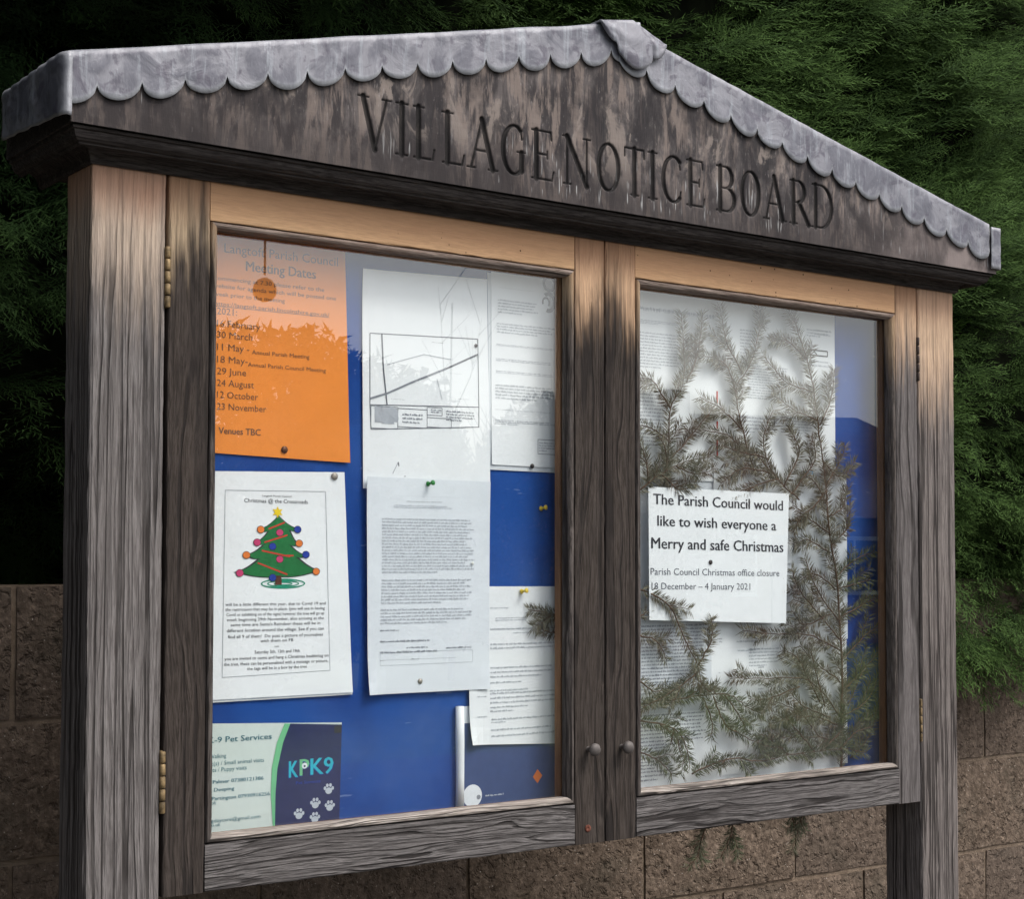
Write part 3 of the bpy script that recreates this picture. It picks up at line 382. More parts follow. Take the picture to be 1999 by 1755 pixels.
# ---- the hedge
def leaf_mat(name, a, b, tip):
    t = NT(name); g = t.n('ShaderNodeNewGeometry')
    n = t.noise(t.obj, 5, 3, 0.6); r = g.outputs['Random Per Island']
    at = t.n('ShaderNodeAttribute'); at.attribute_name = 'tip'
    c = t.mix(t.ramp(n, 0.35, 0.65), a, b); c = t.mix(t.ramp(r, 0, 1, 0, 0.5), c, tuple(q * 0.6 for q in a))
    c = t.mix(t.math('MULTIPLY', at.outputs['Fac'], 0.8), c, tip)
    m = t.fin(c, 0.75, None, 0.06)
    t.set(t.b.inputs['Subsurface Weight'], 0.0)
    return m
M_LEAF = leaf_mat('cypress_foliage', (0.007, 0.018, 0.005), (0.016, 0.034, 0.008), (0.070, 0.125, 0.032))
M_CORE = plain('hedge_shade_core', (0.006, 0.008, 0.004), 0.95, 0.05, 0, 0.5, 20)  # near-black colour so gaps between the sprays read as shade
M_BARK = plain('brown_bark', (0.07, 0.045, 0.03), 0.9, 0.1, 0, 0.4, 40, 0.004)
def spray_proto(seed):
    """one flat feathery cypress spray along +X in the XY plane; returns tris (n,3,3) and tip value"""
    r = np.random.default_rng(seed); T = []; tip = []
    L = 1.0
    def leaf(p, d, ln, wd, tv):
        d = d / np.linalg.norm(d); s = np.cross(d, [0, 0, 1.0]); s = s / (np.linalg.norm(s) + 1e-9)
        nz = r.uniform(-.5, .5); s = s * math.cos(nz) + np.array([0, 0, 1.0]) * math.sin(nz)
        T.append([p - s * wd, p + s * wd, p + d * ln]); tip.append(tv)
    nt_ = 15
    for i in range(nt_):
        u = 0.10 + 0.9 * i / nt_; side = 1 if i % 2 else -1
        base = np.array([u * L, 0.03 * math.sin(3 * u + seed), -0.10 * u * u])
        ang = side * math.radians(42 - 22 * u + r.uniform(-8, 8))
        tl = (0.42 * (1 - u) ** 0.7 + 0.13) * r.uniform(0.8, 1.15)
        d = np.array([math.cos(ang), math.sin(ang), r.uniform(-.25, .05)])
        leaf(base, d, tl * 0.85, 0.008, u * .5)
        m = max(3, int(tl / 0.055))
        for k in range(m):
            q = base + d * tl * (k + 0.6) / m; s2 = 1 if k % 2 else -1
            a2 = ang + s2 * math.radians(r.uniform(22, 38))
            leaf(q, np.array([math.cos(a2), math.sin(a2), r.uniform(-.35, .1)]), 0.105 * r.uniform(.7, 1.3), 0.010, min(1, 0.35 + 0.6 * (k + 1) / m))
    leaf(np.array([0, 0, 0.0]), np.array([1, 0, -.06]), 1.0, 0.012, 0.2)
    leaf(np.array([.92, 0.02, -.09]), np.array([1, 0, -.2]), 0.16, 0.014, 1.0)
    return np.array(T), np.array(tip)
protos = [spray_proto(s) for s in range(7)]
def vnoise(x, z, s, seed=0):
    return np.array([mnoise.noise(Vector((a * s + seed, seed * 3.1, b * s))) for a, b in zip(x, z)])
def hedge_y(x, z):
    """front face of the hedge: bulges over the wall, recessed and thin near its foot on the left"""
    base = 0.80 + 0.12 * vnoise(x, z, 1.6, 3) + 0.13 * vnoise(x * .7, z * 1.3, 4.6, 5)
    base = base - 0.24 * np.clip((1.0 - x) / 0.35, 0, 1) * np.clip((z - 0.42) / 0.2, 0, 1) * np.clip((1.25 - z) / .3, 0, 1)  # forward bulge on the left, shaped to shade the wall below
    base = base - 0.60 * np.clip((1.15 - x) / 0.4, 0, 1) * np.clip((z - 1.32) / 0.28, 0, 1)  # lean above the view on the left, added to shade hedge and wall
    foot = np.where(x < 1.4, 0.62, 0.22)
    k = np.clip((foot - z) / 0.5 + 0.3, 0, 1)
    return base + np.where(x < 1.4, 0.30, -0.03) * k - np.where(x > 1.6, 0.10, -0.02)
def scatter(n, xr, zr, size, seed, inset=(0, .16)):
    r = np.random.default_rng(seed)
    x = r.uniform(*xr, n); z = r.uniform(*zr, n)
    lowz = np.where(x > 2.25, 0.12, np.where(x > 1.4, 0.40, 0.36)) + 0.07 * vnoise(x, z * 0, 2.5, 9)
    dn = vnoise(x * .7, z * 1.4, 6.5, 21)
    keep = (z > lowz) & (r.random(n) < np.clip(0.75 + 1.3 * dn, 0.12, 1) * np.where((x < 1.2) & (z < 1.05) & (z > .5), 0.33, 1.0)); x = x[keep]; z = z[keep]; n = len(x)
    y = hedge_y(x, z) + r.uniform(*inset, n) ** 1.0
    # direction of each spray: outward and, on the right, swept up to the right; low down they droop
    sweep = np.clip((x - 1.0) / 1.2, 0, 1) * np.clip((z - 0.6) / 0.5, 0, 1)
    fl = vnoise(x, z, 2.2, 17)
    dx = sweep * 0.85 + (1 - sweep) * (r.normal(0, .55, n)) + r.normal(0, .18, n)
    dz = sweep * (0.42 + 0.5 * fl) + (1 - sweep) * (-0.35 + 0.5 * fl) + r.normal(0, .22, n)
    dy = -0.50 + 0.25 * sweep + r.normal(0, .18, n)
    D = np.stack([dx, dy, dz], 1); D /= np.linalg.norm(D, axis=1)[:, None]
    up = np.stack([r.normal(0, .35, n), -0.7 + r.normal(0, .3, n), 0.8 + r.normal(0, .2, n)], 1)
    S = np.cross(up, D); S /= np.linalg.norm(S, axis=1)[:, None]; U = np.cross(D, S)
    sz = r.uniform(*size, n); which = r.integers(0, len(protos), n)
    P = np.stack([x, y, z], 1); VV = []; TT = []
    for k, (T, tip) in enumerate(protos):
        q = which == k
        if not q.any(): continue
        B = np.stack([D[q], S[q], U[q]], 1) * sz[q][:, None, None]       # rows are axes
        X = np.einsum('tvi,nij->ntvj', T, B) + P[q][:, None, None, :]
        VV.append(X.reshape(-1, 3)); TT.append(np.tile(np.repeat(tip, 3), q.sum()) * np.repeat(np.clip((x[q] - 0.6) / 1.3 + 0.10 + 0.5 * r.random(q.sum()) ** 6, 0.06, 1), len(T) * 3))  # bright tips fade towards the left: shade painted into the leaf colour
    return np.concatenate(VV), np.concatenate(TT)
hedge = tagit(empty('conifer_hedge', (1.6, 1.1, GZ)), 'tall dark green cypress hedge growing over the top of the block wall', 'hedge')
VA = []; TA = []
for a in ((6500, (-0.3, 1.6), (0.2, 2.0), (0.10, 0.17), 1), (12000, (1.2, 4.0), (0.05, 2.2), (0.10, 0.17), 2), (2500, (-1.9, -0.3), (0.1, 2.5), (0.13, 0.2), 3),
          (2200, (4.0, 5.2), (0.1, 2.5), (0.13, 0.2), 4), (2200, (-0.3, 4.0), (2.0, 2.6), (0.13, 0.2), 5)):
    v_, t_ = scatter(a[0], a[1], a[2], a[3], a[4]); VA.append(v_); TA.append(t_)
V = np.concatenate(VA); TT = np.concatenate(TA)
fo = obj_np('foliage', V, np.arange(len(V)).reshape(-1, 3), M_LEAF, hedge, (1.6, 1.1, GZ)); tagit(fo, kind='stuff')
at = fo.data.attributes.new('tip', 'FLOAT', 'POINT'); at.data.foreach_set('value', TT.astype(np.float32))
# near-black backing sheet, standing in for shade deep inside the hedge
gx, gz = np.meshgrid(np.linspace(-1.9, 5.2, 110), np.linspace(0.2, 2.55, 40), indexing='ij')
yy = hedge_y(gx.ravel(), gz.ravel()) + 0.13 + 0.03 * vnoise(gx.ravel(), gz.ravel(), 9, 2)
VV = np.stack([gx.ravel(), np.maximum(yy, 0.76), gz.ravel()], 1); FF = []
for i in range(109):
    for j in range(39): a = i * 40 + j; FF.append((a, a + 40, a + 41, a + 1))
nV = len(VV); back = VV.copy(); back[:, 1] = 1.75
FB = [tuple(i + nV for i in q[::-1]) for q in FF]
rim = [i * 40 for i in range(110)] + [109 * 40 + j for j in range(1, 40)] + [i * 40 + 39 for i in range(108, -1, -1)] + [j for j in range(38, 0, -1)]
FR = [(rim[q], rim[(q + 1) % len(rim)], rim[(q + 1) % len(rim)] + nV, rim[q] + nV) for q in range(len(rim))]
core = obj_np('inner_shade_core', np.concatenate([VV, back]), FF + FB + FR, M_CORE, hedge, (1.6, 1.1, GZ)); tagit(core, kind='stuff')
for xt in (-1.0, 0.15, 1.3, 2.5, 3.7):
    tb = MB(); tb.tube([(xt, 1.25, GZ), (xt + .03, 1.24, 0), (xt - .02, 1.3, 1.0), (xt, 1.3, 2.2)], [.07, .06, .045, .02], 8); tb.build('trunk', M_BARK, hedge, (1.6, 1.1, GZ), True)

# ================================================================ NOTICE BOARD
ROOT = (0.804, 0.044, GZ)
nb = tagit(empty('notice_board', ROOT), 'weathered oak village notice board with glazed doors and a lead covered gabled top', 'notice board')
def plank(name, x0, x1, y0, y1, z0, z1, axis, mat, parent, loc=(0, 0, 0), r=0.003, n=None, jit=0.0006, seed=None):
    """a timber with rounded, slightly worn arrises"""
    L_ = (z1 - z0) if axis == 'z' else (x1 - x0); n = n or max(6, int(L_ / 0.02)); R_ = random.Random(seed or hash(name) % 999)
    u0, u1 = (x0, x1) if axis == 'z' else (z0, z1)
    prof = [(u0 + r, y0), (u1 - r, y0), (u1 - r * .3, y0 + r * .3), (u1, y0 + r), (u1, y1 - r), (u1 - r, y1), (u0 + r, y1), (u0, y1 - r), (u0, y0 + r), (u0 + r * .3, y0 + r * .3)]
    m = len(prof); v = []; f = []; s0 = z0 if axis == 'z' else x0
    for i in range(n + 1):
        s = s0 + L_ * i / n
        for q, (u, y) in enumerate(prof):
            e = mnoise.noise(Vector((s * 40, q * 5.3, (seed or 1) * 1.7))) * jit * 2
            p = (u + e, y + mnoise.noise(Vector((s * 25, q * 3.1, 50.0 + (seed or 1)))) * jit)
            v.append((p[0], p[1], s) if axis == 'z' else (s, p[1], p[0]))
    for i in range(n):
        for q in range(m):
            a = (i * m + q, i * m + (q + 1) % m, (i + 1) * m + (q + 1) % m, (i + 1) * m + q)
            f.append(a if axis == 'z' else a[::-1])
    e0 = tuple(range(m)); e1 = tuple(n * m + q for q in range(m))
    f += [e0[::-1], e1] if axis == 'z' else [e0, e1[::-1]]
    return obj(name, v, f, mat, parent, loc)
XA, XB, XC, XD, XE, XF, XG, XH, XI = 0.0, 0.0967, 0.1568, 0.7458, 0.8040, 0.8635, 1.4538, 1.5098, 1.6089
ZT, ZB, ZBT = 0.800, 0.0, -0.0602
ZTOP = 0.868
plank('post', XA, XB, 0, 0.088, GZ - .1, 0.885, 'z', W_POST_L, nb, seed=11, r=0.004)
plank('post', XH + .0035, XI + .0015, 0, 0.088, GZ - .1, 0.885, 'z', W_POST_R, nb, seed=12, r=0.004)
M_PLY = plain('case_back_ply', (0.16, 0.10, 0.06), 0.8, 0.2, bump=0.001)
mb = MB(); mb.box(XB, XH + .0035, 0.058, 0.070, -0.055, 0.884); mb.build('case_back', M_PLY, nb)
mb = MB(); mb.box(XB + .03, XH - .03, 0.0555, 0.058, -0.05, 0.86); mb.build('pinning_board', M_FELT, nb)
mb = MB(); mb.box(XB + .002, XH + .0015, 0.0375, 0.0575, 0.862, 0.884); mb.build('case_head', M_PLY, nb)
for a, b in ((XB + .002, XB + .028), (XH - .027, XH + .0015)):
    mb = MB(); mb.box(a, b, 0.0375, 0.0575, -0.05, 0.8615); mb.build('case_side', M_PLY, nb)

def door(xl, xr, o0, o1, wl, wr, side, seed):
    d = tagit(empty('door', (xl, 0.018, ZBT), nb), 'glazed oak door, %s' % ('sheets of paper behind its glass' if side < 0 else 'dried fir branches behind its glass'))
    g = 0.0004
    plank('stile', xl, o0, 0, 0.036, ZBT, ZTOP, 'z', wl, d, seed=seed, r=0.0025)
    plank('stile', o1, xr, 0, 0.036, ZBT, ZTOP, 'z', wr, d, seed=seed + 1, r=0.0025)
    plank('top_rail', o0 + g, o1 - g, 0.0006, 0.0355, ZT, ZTOP, 'x', W_TOP, d, seed=seed + 2, r=0.0015)
    plank('bottom_rail', o0 + g, o1 - g, -0.0006, 0.0355, ZBT + .0005, ZB, 'x', W_BOT, d, seed=seed + 3, r=0.002)
    bw = 0.0112
    prof = [(0.0017, 0.014), (0.0017, 0.0028), (0.0022, 0.0002), (0.0032, -0.0014), (0.0060, -0.0022), (0.0085, -0.0008), (0.0100, 0.0015), (0.0104, 0.0035), (bw, 0.0045), (bw, 0.0165), (0.0017, 0.0165)]
    x0, x1, z0, z1 = o0, o1, ZB, ZT
    def piece(which, mat):
        n = 36; v = []; f = []; R_ = seed * 3 + which
        for i in range(n + 1):
            s = i / n
            for q, (a, y) in enumerate(prof):
                jy = mnoise.noise(Vector((s * 30, q * 2.2, R_))) * 0.0005; ja = mnoise.noise(Vector((s * 42, q * 1.1, R_ + 9))) * 0.0004 if 0 < q < 9 else 0
                a2 = a + ja
                if which == 0: p = (x0 + a + (x1 - x0 - 2 * a) * s, y + jy, z1 - a2)
                elif which == 1: p = (x0 + a + (x1 - x0 - 2 * a) * s, y + jy, z0 + a2)
                elif which == 2: p = (x0 + a2, y + jy, z0 + a + (z1 - z0 - 2 * a) * s)
                else: p = (x1 - a2, y + jy, z0 + a + (z1 - z0 - 2 * a) * s)
                v.append(p)
        m = len(prof)
        for i in range(n):
            for q in range(m):
                a = (i * m + q, i * m + (q + 1) % m, (i + 1) * m + (q + 1) % m, (i + 1) * m + q); f.append(a if which in (0, 3) else a[::-1])
        f += [tuple(range(m)), tuple(n * m + q for q in range(m))]
        return obj('glazing_bead', v, f, mat, d)
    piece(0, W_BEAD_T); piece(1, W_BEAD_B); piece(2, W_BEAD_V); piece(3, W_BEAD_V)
    mb = MB(); i = 0.0008; mb.box(o0 + i, o1 - i, 0.0172, 0.0205, ZB + i, ZT - i); mb.build('glass_pane', M_GLASS, d)
    mb = MB(); e = bw - .0002; yb0, yb1 = 0.0212, 0.0355
    mb.box(o0 + .0006, o0 + e, yb0, yb1, ZB + .001, ZT - .001); mb.box(o1 - e, o1 - .0006, yb0, yb1, ZB + .001, ZT - .001)
    mb.box(o0 + e + .0002, o1 - e - .0002, yb0, yb1, ZB + .001, ZB + .0085); mb.box(o0 + e + .0002, o1 - e - .0002, yb0, yb1, ZT - e, ZT - .001)
    mb.build('inner_rebate', W_IN, d)
    return d
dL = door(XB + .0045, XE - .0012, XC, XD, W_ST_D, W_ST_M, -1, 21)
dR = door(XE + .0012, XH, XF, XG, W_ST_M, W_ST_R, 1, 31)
def knob(x, z, d):
    mb = MB(); mb.lathe((x, 0.002, z), (0, -1, 0), [(.0075, 0), (.0075, .0012), (.0038, .002), (.0036, .010), (.0054, .0125), (.0084, .0150), (.0098, .018), (.0095, .0205), (.0076, .0232), (.0038, .0248), (.001, .0252)], 20)
    mb.build('knob', M_STEEL, d, (x, 0, z), True)
knob(0.7705, 0.0806, dL); knob(0.8345, 0.0800, dR)
def hinge(x, z0, z1, d, mat, r=0.0038, k=5):
    mb = MB(); h = (z1 - z0) / k
    for i in range(k): mb.lathe((x, -0.001, z0 + i * h + .0006), (0, 0, 1), [(r * .75, 0), (r, .001), (r, h - .0022), (r * .75, h - .0012)], 12)
    mb.box(x - .0006, x + .0006, 0.001, 0.03, z0, z1)
    mb.build('hinge', mat, d, (x, 0, z0), True)
hinge(XB + .0022, 0.6802, 0.7590, dL, M_BRASS); hinge(XB + .0022, 0.0440, 0.1225, dL, M_BRASS)
hinge(XH + .0018, 0.6830, 0.7620, dR, M_DARKMETAL, 0.003); hinge(XH + .0018, 0.0440, 0.1195, dR, M_BRASS, 0.0022)
mb = MB(); mb.lathe((0.7700, -0.0004, -0.0374), (0, -1, 0), [(.0052, -.001), (.0055, .0004), (.0046, .0010), (.0016, .0009), (.0012, .0002)], 16); mb.build('screw', M_RUST, dL, (0.77, 0, -.0374), True)
M_STRIP = plain('strip_wood', (0.14, 0.055, 0.03), 0.8, 0.2, var=.4)
for a in (XB + .0003, XH + .0003):
    mb = MB(); mb.box(a, a + .003, 0.012, 0.036, ZBT, .86); mb.build('hanging_strip', M_STRIP, nb)

# ---- cornice moulding, mitred round both ends
cp = [(0.000, 0.850), (0.004, 0.8495), (0.0065, 0.8525), (0.0085, 0.8590), (0.0130, 0.8650), (0.0220, 0.8690), (0.0300, 0.8685), (0.0325, 0.8655), (0.0335, 0.8628), (0.0360, 0.8618), (0.0385, 0.8630),
      (0.0390, 0.8650), (0.0425, 0.8660), (0.0465, 0.8690), (0.0490, 0.8730), (0.0500, 0.8770), (0.0535, 0.8780), (0.0540, 0.8812), (0.000, 0.8816)]
YBK = 0.178
def cornice():
    v = []; f = []; m = len(cp); n = 60
    path = []
    for o_, z_ in cp:
        sx = o_ * 0.83
        path.append([(-sx, YBK, z_)] + [(-sx + (XI + 2 * sx) * i / n, -o_, z_) for i in range(n + 1)] + [(XI + sx, YBK, z_)])
    k = len(path[0])
    for i in range(k):
        for q in range(m): v.append(path[q][i])
    for i in range(k - 1):
        for q in range(m): f.append((i * m + q, (i + 1) * m + q, (i + 1) * m + (q + 1) % m, i * m + (q + 1) % m))
    f.append(tuple(range(m))); f.append(tuple((k - 1) * m + q for q in range(m))[::-1])
    return obj('cornice_moulding', v, f, W_COR, nb)
cornice()
mb = MB(); mb.box(-.0445, XI + .0445, -0.050, YBK, 0.8818, 0.8900); mb.box(.0005, XI - .0005, 0.0, YBK, 0.8852, .8856); mb.build('roof_soffit', W_COR, nb)
mb = MB(); mb.box(XA, XI, 0.0885, YBK, 0.8640, 0.8815); mb.build('rear_bearer', W_COR, nb)

# ---- pediment board with letters cut into it
XP0, XP1, ZP0 = -0.0485, 1.6565, 0.8822
def roofz(x): return np.minimum(0.962 + 0.2410 * (x + 0.0572), 0.962 + 0.2296 * (1.6602 - x))
def glyph(c):
    k, n = .072, .030     # half widths, thick and thin, relative to cap height 1
    S = []
    def s(x0, y0, x1, y1, h0, h1=None): S.append((x0, y0, x1, y1, h0, h0 if h1 is None else h1))
    def ser(x, y, h=.15): s(x - h, y, x + h, y, .018)
    def arc(cx, cy, rx, ry, a0, a1, thick, thin, m=18):
        p = [(cx + rx * math.cos(math.radians(a0 + (a1 - a0) * i / m)), cy + ry * math.sin(math.radians(a0 + (a1 - a0) * i / m)), abs(math.cos(math.radians(a0 + (a1 - a0) * i / m)))) for i in range(m + 1)]
        for a, b in zip(p, p[1:]): s(a[0], a[1], b[0], b[1], thin + (thick - thin) * a[2], thin + (thick - thin) * b[2])
    if c == 'V': s(.12, 1, .43, 0, k); s(.74, 1, .43, 0, n); ser(.12, 1, .14); ser(.74, 1, .12); W_ = .86
    elif c == 'I': s(.15, 0, .15, 1, k); ser(.15, 0); ser(.15, 1); W_ = .30
    elif c == 'L': s(.15, 0, .15, 1, k); ser(.15, 1); s(.02, 0, .55, 0, .022); s(.55, 0, .60, .20, .022); W_ = .62
    elif c == 'A': s(.10, 0, .42, 1, n); s(.42, 1, .76, 0, k); s(.22, .36, .62, .36, n * .8); ser(.10, 0, .12); ser(.76, 0, .14); W_ = .90
    elif c == 'G': arc(.45, .5, .38, .50, 55, 305, k, n); s(.67, .92, .71, .74, .024); s(.70, .08, .70, .46, k); ser(.68, .47, .14); W_ = .86
    elif c == 'E': s(.15, 0, .15, 1, k); s(.02, 1, .56, 1, .022); s(.56, 1, .58, .84, .022); s(.02, 0, .60, 0, .022); s(.60, 0, .64, .18, .022); s(.15, .52, .46, .52, n * .8); s(.46, .60, .46, .44, .02); W_ = .65
    elif c == 'N': s(.14, 0, .14, 1, n); s(.14, 1, .78, 0, k); s(.78, 0, .78, 1, n); ser(.14, 0, .12); ser(.10, 1, .10); ser(.78, 1, .12); W_ = .92
    elif c == 'O': arc(.45, .5, .38, .50, 0, 360, k, n, 30); W_ = .90
    elif c == 'T': s(.40, 0, .40, 1, k); s(.04, 1, .76, 1, .024); s(.04, 1, .03, .82, .022); s(.76, 1, .77, .82, .022); ser(.40, 0); W_ = .80
    elif c == 'C': arc(.45, .5, .38, .50, 52, 308, k, n); s(.66, .93, .70, .74, .024); s(.68, .08, .72, .24, .024); W_ = .78
    elif c == 'B': s(.15, 0, .15, 1, k); s(.02, 1, .36, 1, .022); s(.02, 0, .40, 0, .022); s(.15, .52, .38, .52, .022); arc(.34, .76, .22, .24, -90, 90, k, .024, 12); arc(.38, .26, .26, .26, -90, 90, k, .024, 12); W_ = .68
    elif c == 'R': s(.15, 0, .15, 1, k); s(.02, 1, .36, 1, .022); ser(.15, 0); s(.15, .50, .36, .50, .022); arc(.34, .75, .23, .25, -90, 90, k, .024, 12); s(.36, .50, .74, 0, k); ser(.74, 0, .10); W_ = .80
    elif c == 'D': s(.15, 0, .15, 1, k); s(.02, 1, .38, 1, .024); s(.02, 0, .38, 0, .024); arc(.36, .5, .42, .50, -90, 90, k, .024, 20); W_ = .82
    return S, W_
LET = [('V', .3400, .3900), ('I', .3975, .4165), ('L', .4250, .4600), ('L', .4712, .5090), ('A', .5140, .5640), ('G', .5700, .6140), ('E', .6225, .6630), ('N', .6790, .7310), ('O', .7420, .7860), ('T', .7930, .8340),
       ('I', .8400, .8580), ('C', .8665, .9085), ('E', .9165, .9540), ('B', .9780, 1.0190), ('O', 1.0300, 1.0730), ('A', 1.0800, 1.1300), ('R', 1.1380, 1.1850), ('D', 1.1885, 1.2370)]
xs = np.concatenate([np.linspace(XP0, 0.335, 60)[:-1], np.arange(0.335, 1.242, 0.00105), np.linspace(1.242, XP1, 66)[1:]])
zs = np.concatenate([np.linspace(ZP0, 0.907, 6)[:-1], np.arange(0.907, 0.986, 0.00125), np.linspace(0.987, 1.168, 22)])
Xg, Zg = np.meshgrid(xs, zs, indexing='ij')
cut = np.full(Xg.shape, -1.0)
HL = 0.0700; Z0L = 0.9112
for c, a, b in LET:
    S, W_ = glyph(c); fx = (b - a) / W_
    i0, i1 = np.searchsorted(xs, a - .006), np.searchsorted(xs, b + .006); j0, j1 = np.searchsorted(zs, Z0L - .006), np.searchsorted(zs, Z0L + HL + .006)
    X = Xg[i0:i1, j0:j1]; Z = Zg[i0:i1, j0:j1]; best = cut[i0:i1, j0:j1]
    for (ax, ay, bx_, by_, h0, h1) in S:
        ax, bx_ = a + ax * fx, a + bx_ * fx; ay, by_ = Z0L + ay * HL, Z0L + by_ * HL
        dx, dy = bx_ - ax, by_ - ay; L2 = dx * dx + dy * dy + 1e-12
        tt = np.clip(((X - ax) * dx + (Z - ay) * dy) / L2, 0, 1)
        d = np.hypot(X - ax - tt * dx, Z - ay - tt * dy); hw = (h0 + (h1 - h0) * tt) * HL * 0.80 + 0.0006
        best = np.maximum(best, hw - d)
    cut[i0:i1, j0:j1] = best
depth = np.clip(cut + 0.0003, 0, 0.0030) * 1.25
Zc = np.minimum(Zg, roofz(Xg) - 0.004)
Yf = -0.0600 + depth
nx_, nz_ = Xg.shape
Vp = np.stack([Xg.ravel(), Yf.ravel(), Zc.ravel()], 1)
idx = np.arange(nx_ * nz_).reshape(nx_, nz_)
quad = np.stack([idx[:-1, :-1], idx[1:, :-1], idx[1:, 1:], idx[:-1, 1:]], -1).reshape(-1, 4)
ok = (Zc[:-1, 1:] - Zc[:-1, :-1] > 1e-5) | (Zc[1:, 1:] - Zc[1:, :-1] > 1e-5)
quad = quad[ok.ravel()]
ped = obj_np('pediment_board', Vp, quad, M_PED, nb)
at = ped.data.attributes.new('cut', 'FLOAT', 'POINT'); at.data.foreach_set('value', np.clip(depth.ravel() / 0.0022, 0, 1).astype(np.float32))
px = np.linspace(XP0, XP1, 60); 
bv = [(XP0, -.0525, ZP0 + .0005), (XP1, -.0525, ZP0 + .0005)] + [(x, -.0525, float(roofz(x)) - .006) for x in px[::-1]]
nb_ = len(bv); bv2 = [(x, YBK, z) for x, _, z in bv]
obj('roof_timbers', bv + bv2, [tuple(range(nb_)), tuple(range(nb_, 2 * nb_))[::-1]] + [((q + 1) % nb_, q, q + nb_, (q + 1) % nb_ + nb_) for q in range(nb_)], W_COR, nb)
for xx in (XP0, XP1):   # end grain of the board
    mb = MB(); mb.box(min(xx, xx - .0012 if xx < 0 else xx), max(xx, xx + .0012 if xx > 0 else xx), -.0598, -.050, ZP0, float(roofz(xx)) - .006); mb.build('board_end', W_COR, nb)

# ---- sheet lead: scalloped skirts, end flaps, ridge cap
def scallop(side):
    if side == 'L':
        cus = [-0.0757] + [-0.0196 + 0.0561 * k for k in range(0, 16)]
        f0 = lambda x: 0.9430 + 0.2466 * (x - .0349); dep = 0.0215; x0, x1 = -0.0565, 0.8240
    else:
        cus = [0.778, 0.8336, 0.8907, 0.9498, 1.0058, 1.0616, 1.1180, 1.1750, 1.2318, 1.2890, 1.3460, 1.4020, 1.4592, 1.5175, 1.5752, 1.6330]
        f0 = lambda x: 1.0919 - 0.2328 * (x - .8907); dep = 0.0212; x0, x1 = 0.779, 1.6330
    R_ = random.Random(side); v = []; f = []; nr = 9
    pts = []
    for a, b in zip(cus, cus[1:]):
        w_ = b - a; d_ = dep * R_.uniform(.90, 1.10); m = 18; sk = R_.uniform(-.10, .10)
        lift = R_.uniform(.0002, .0014)
        for i in range(m + (b == cus[-1])):
            u = i / m; x = a + w_ * u; q = min(1, max(-1, (2 * u - 1 + sk * (1 - (2 * u - 1) ** 2))))
            if x < x0: continue
            pts.append((x, f0(x) - d_ * math.sqrt(max(0, 1 - q * q)) ** 1.08, lift * math.sqrt(max(0, 1 - q * q)), u))
    yb = -0.0635 if side == 'L' else -0.0637
    for (x, zb, lift, u) in pts:
        zt = float(0.9655 + 0.2410 * (x + 0.0572)) if side == 'L' else float(0.9655 + 0.2296 * (1.6602 - x))
        v.append((x, YBK + .004, zt - .0008 + (0.0003 if side == 'L' else 0)))
        v.append((x, 0.05, zt - .0005 + mnoise.noise(Vector((x * 9, 1, 2))) * .0015))
        v.append((x, yb + .004, zt + mnoise.noise(Vector((x * 14, 5, 2))) * .0012))
        for j in range(nr):
            t_ = j / (nr - 1); z = (zt - .0025) + (zb - zt + .0025) * t_
            dent = mnoise.noise(Vector((x * 26, z * 26, 3 if side == 'L' else 8))) * .0022 + mnoise.noise(Vector((x * 75, z * 75, 4))) * .0008
            v.append((x, yb - abs(dent) - lift * t_ ** 3 - .0005 * math.sin(math.pi * t_), z))
    m = nr + 3
    for i in range(len(pts) - 1):
        for j in range(m - 1): f.append((i * m + j + 1, (i + 1) * m + j + 1, (i + 1) * m + j, i * m + j))
    o_ = obj('scalloped_lead_skirt', v, f, M_LEAD, nb, smooth=True)
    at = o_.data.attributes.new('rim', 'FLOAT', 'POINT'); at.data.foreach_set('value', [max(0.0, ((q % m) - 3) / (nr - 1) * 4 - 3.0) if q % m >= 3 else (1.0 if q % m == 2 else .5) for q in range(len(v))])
    md = o_.modifiers.new('thickness', 'SOLIDIFY'); md.thickness = 0.0013; md.offset = -1.0
    return o_
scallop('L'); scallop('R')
def grid_sheet(name, P, nu, nv, mat, parent, thick=.002, smooth=True, **kw):
    v = [P(i / nu, j / nv) for i in range(nu + 1) for j in range(nv + 1)]; f = []
    for i in range(nu):
        for j in range(nv): a = i * (nv + 1) + j; f.append((a, a + nv + 1, a + nv + 2, a + 1))
    o_ = obj(name, v, f, mat, parent, smooth=smooth, **kw)
    if thick: md = o_.modifiers.new('thickness', 'SOLIDIFY'); md.thickness = thick; md.offset = 0
    return o_
def flapL(u, t_):     # left end: folded round the front corner
    s = u * 0.226 - 0.006     # along: negative = front return
    zt = 0.9630 - 0.001 * u; zb = 0.8870 + 0.014 * u + mnoise.noise(Vector((u * 9, 2, 2))) * .003
    z = zt + (zb - zt) * t_; d = mnoise.noise(Vector((u * 7, t_ * 4, 6))) * .0035
    if s < 0: x = -0.0575 - s * 0.95 ; y = -0.0672 - .0008 * (1 - t_); z2 = z; return (x, y - abs(d) * .4, z2)
    k = min(1, s / .012)
    return (-0.0575 - 0.0032 * math.sin(k * 1.57) - abs(d) * k - .001, -0.0672 + s, z)
grid_sheet('lead_end_flap', flapL, 40, 14, M_LEAD, nb)
def flapR(u, t_):
    s = u * 0.272 - 0.0265
    zt = 0.9645; zb = 0.8895 + mnoise.noise(Vector((u * 9, 7, 2))) * .001; z = zt + (zb - zt) * t_
    if s < 0: return (1.6615 + s, -0.0672 - mnoise.noise(Vector((u * 9, t_ * 5, 2))) * .001, z - .004 * (s + .0265) / .0265 * 0)
    return (1.6615 + .0012 * min(1, s / .004), -0.0672 + s, z)
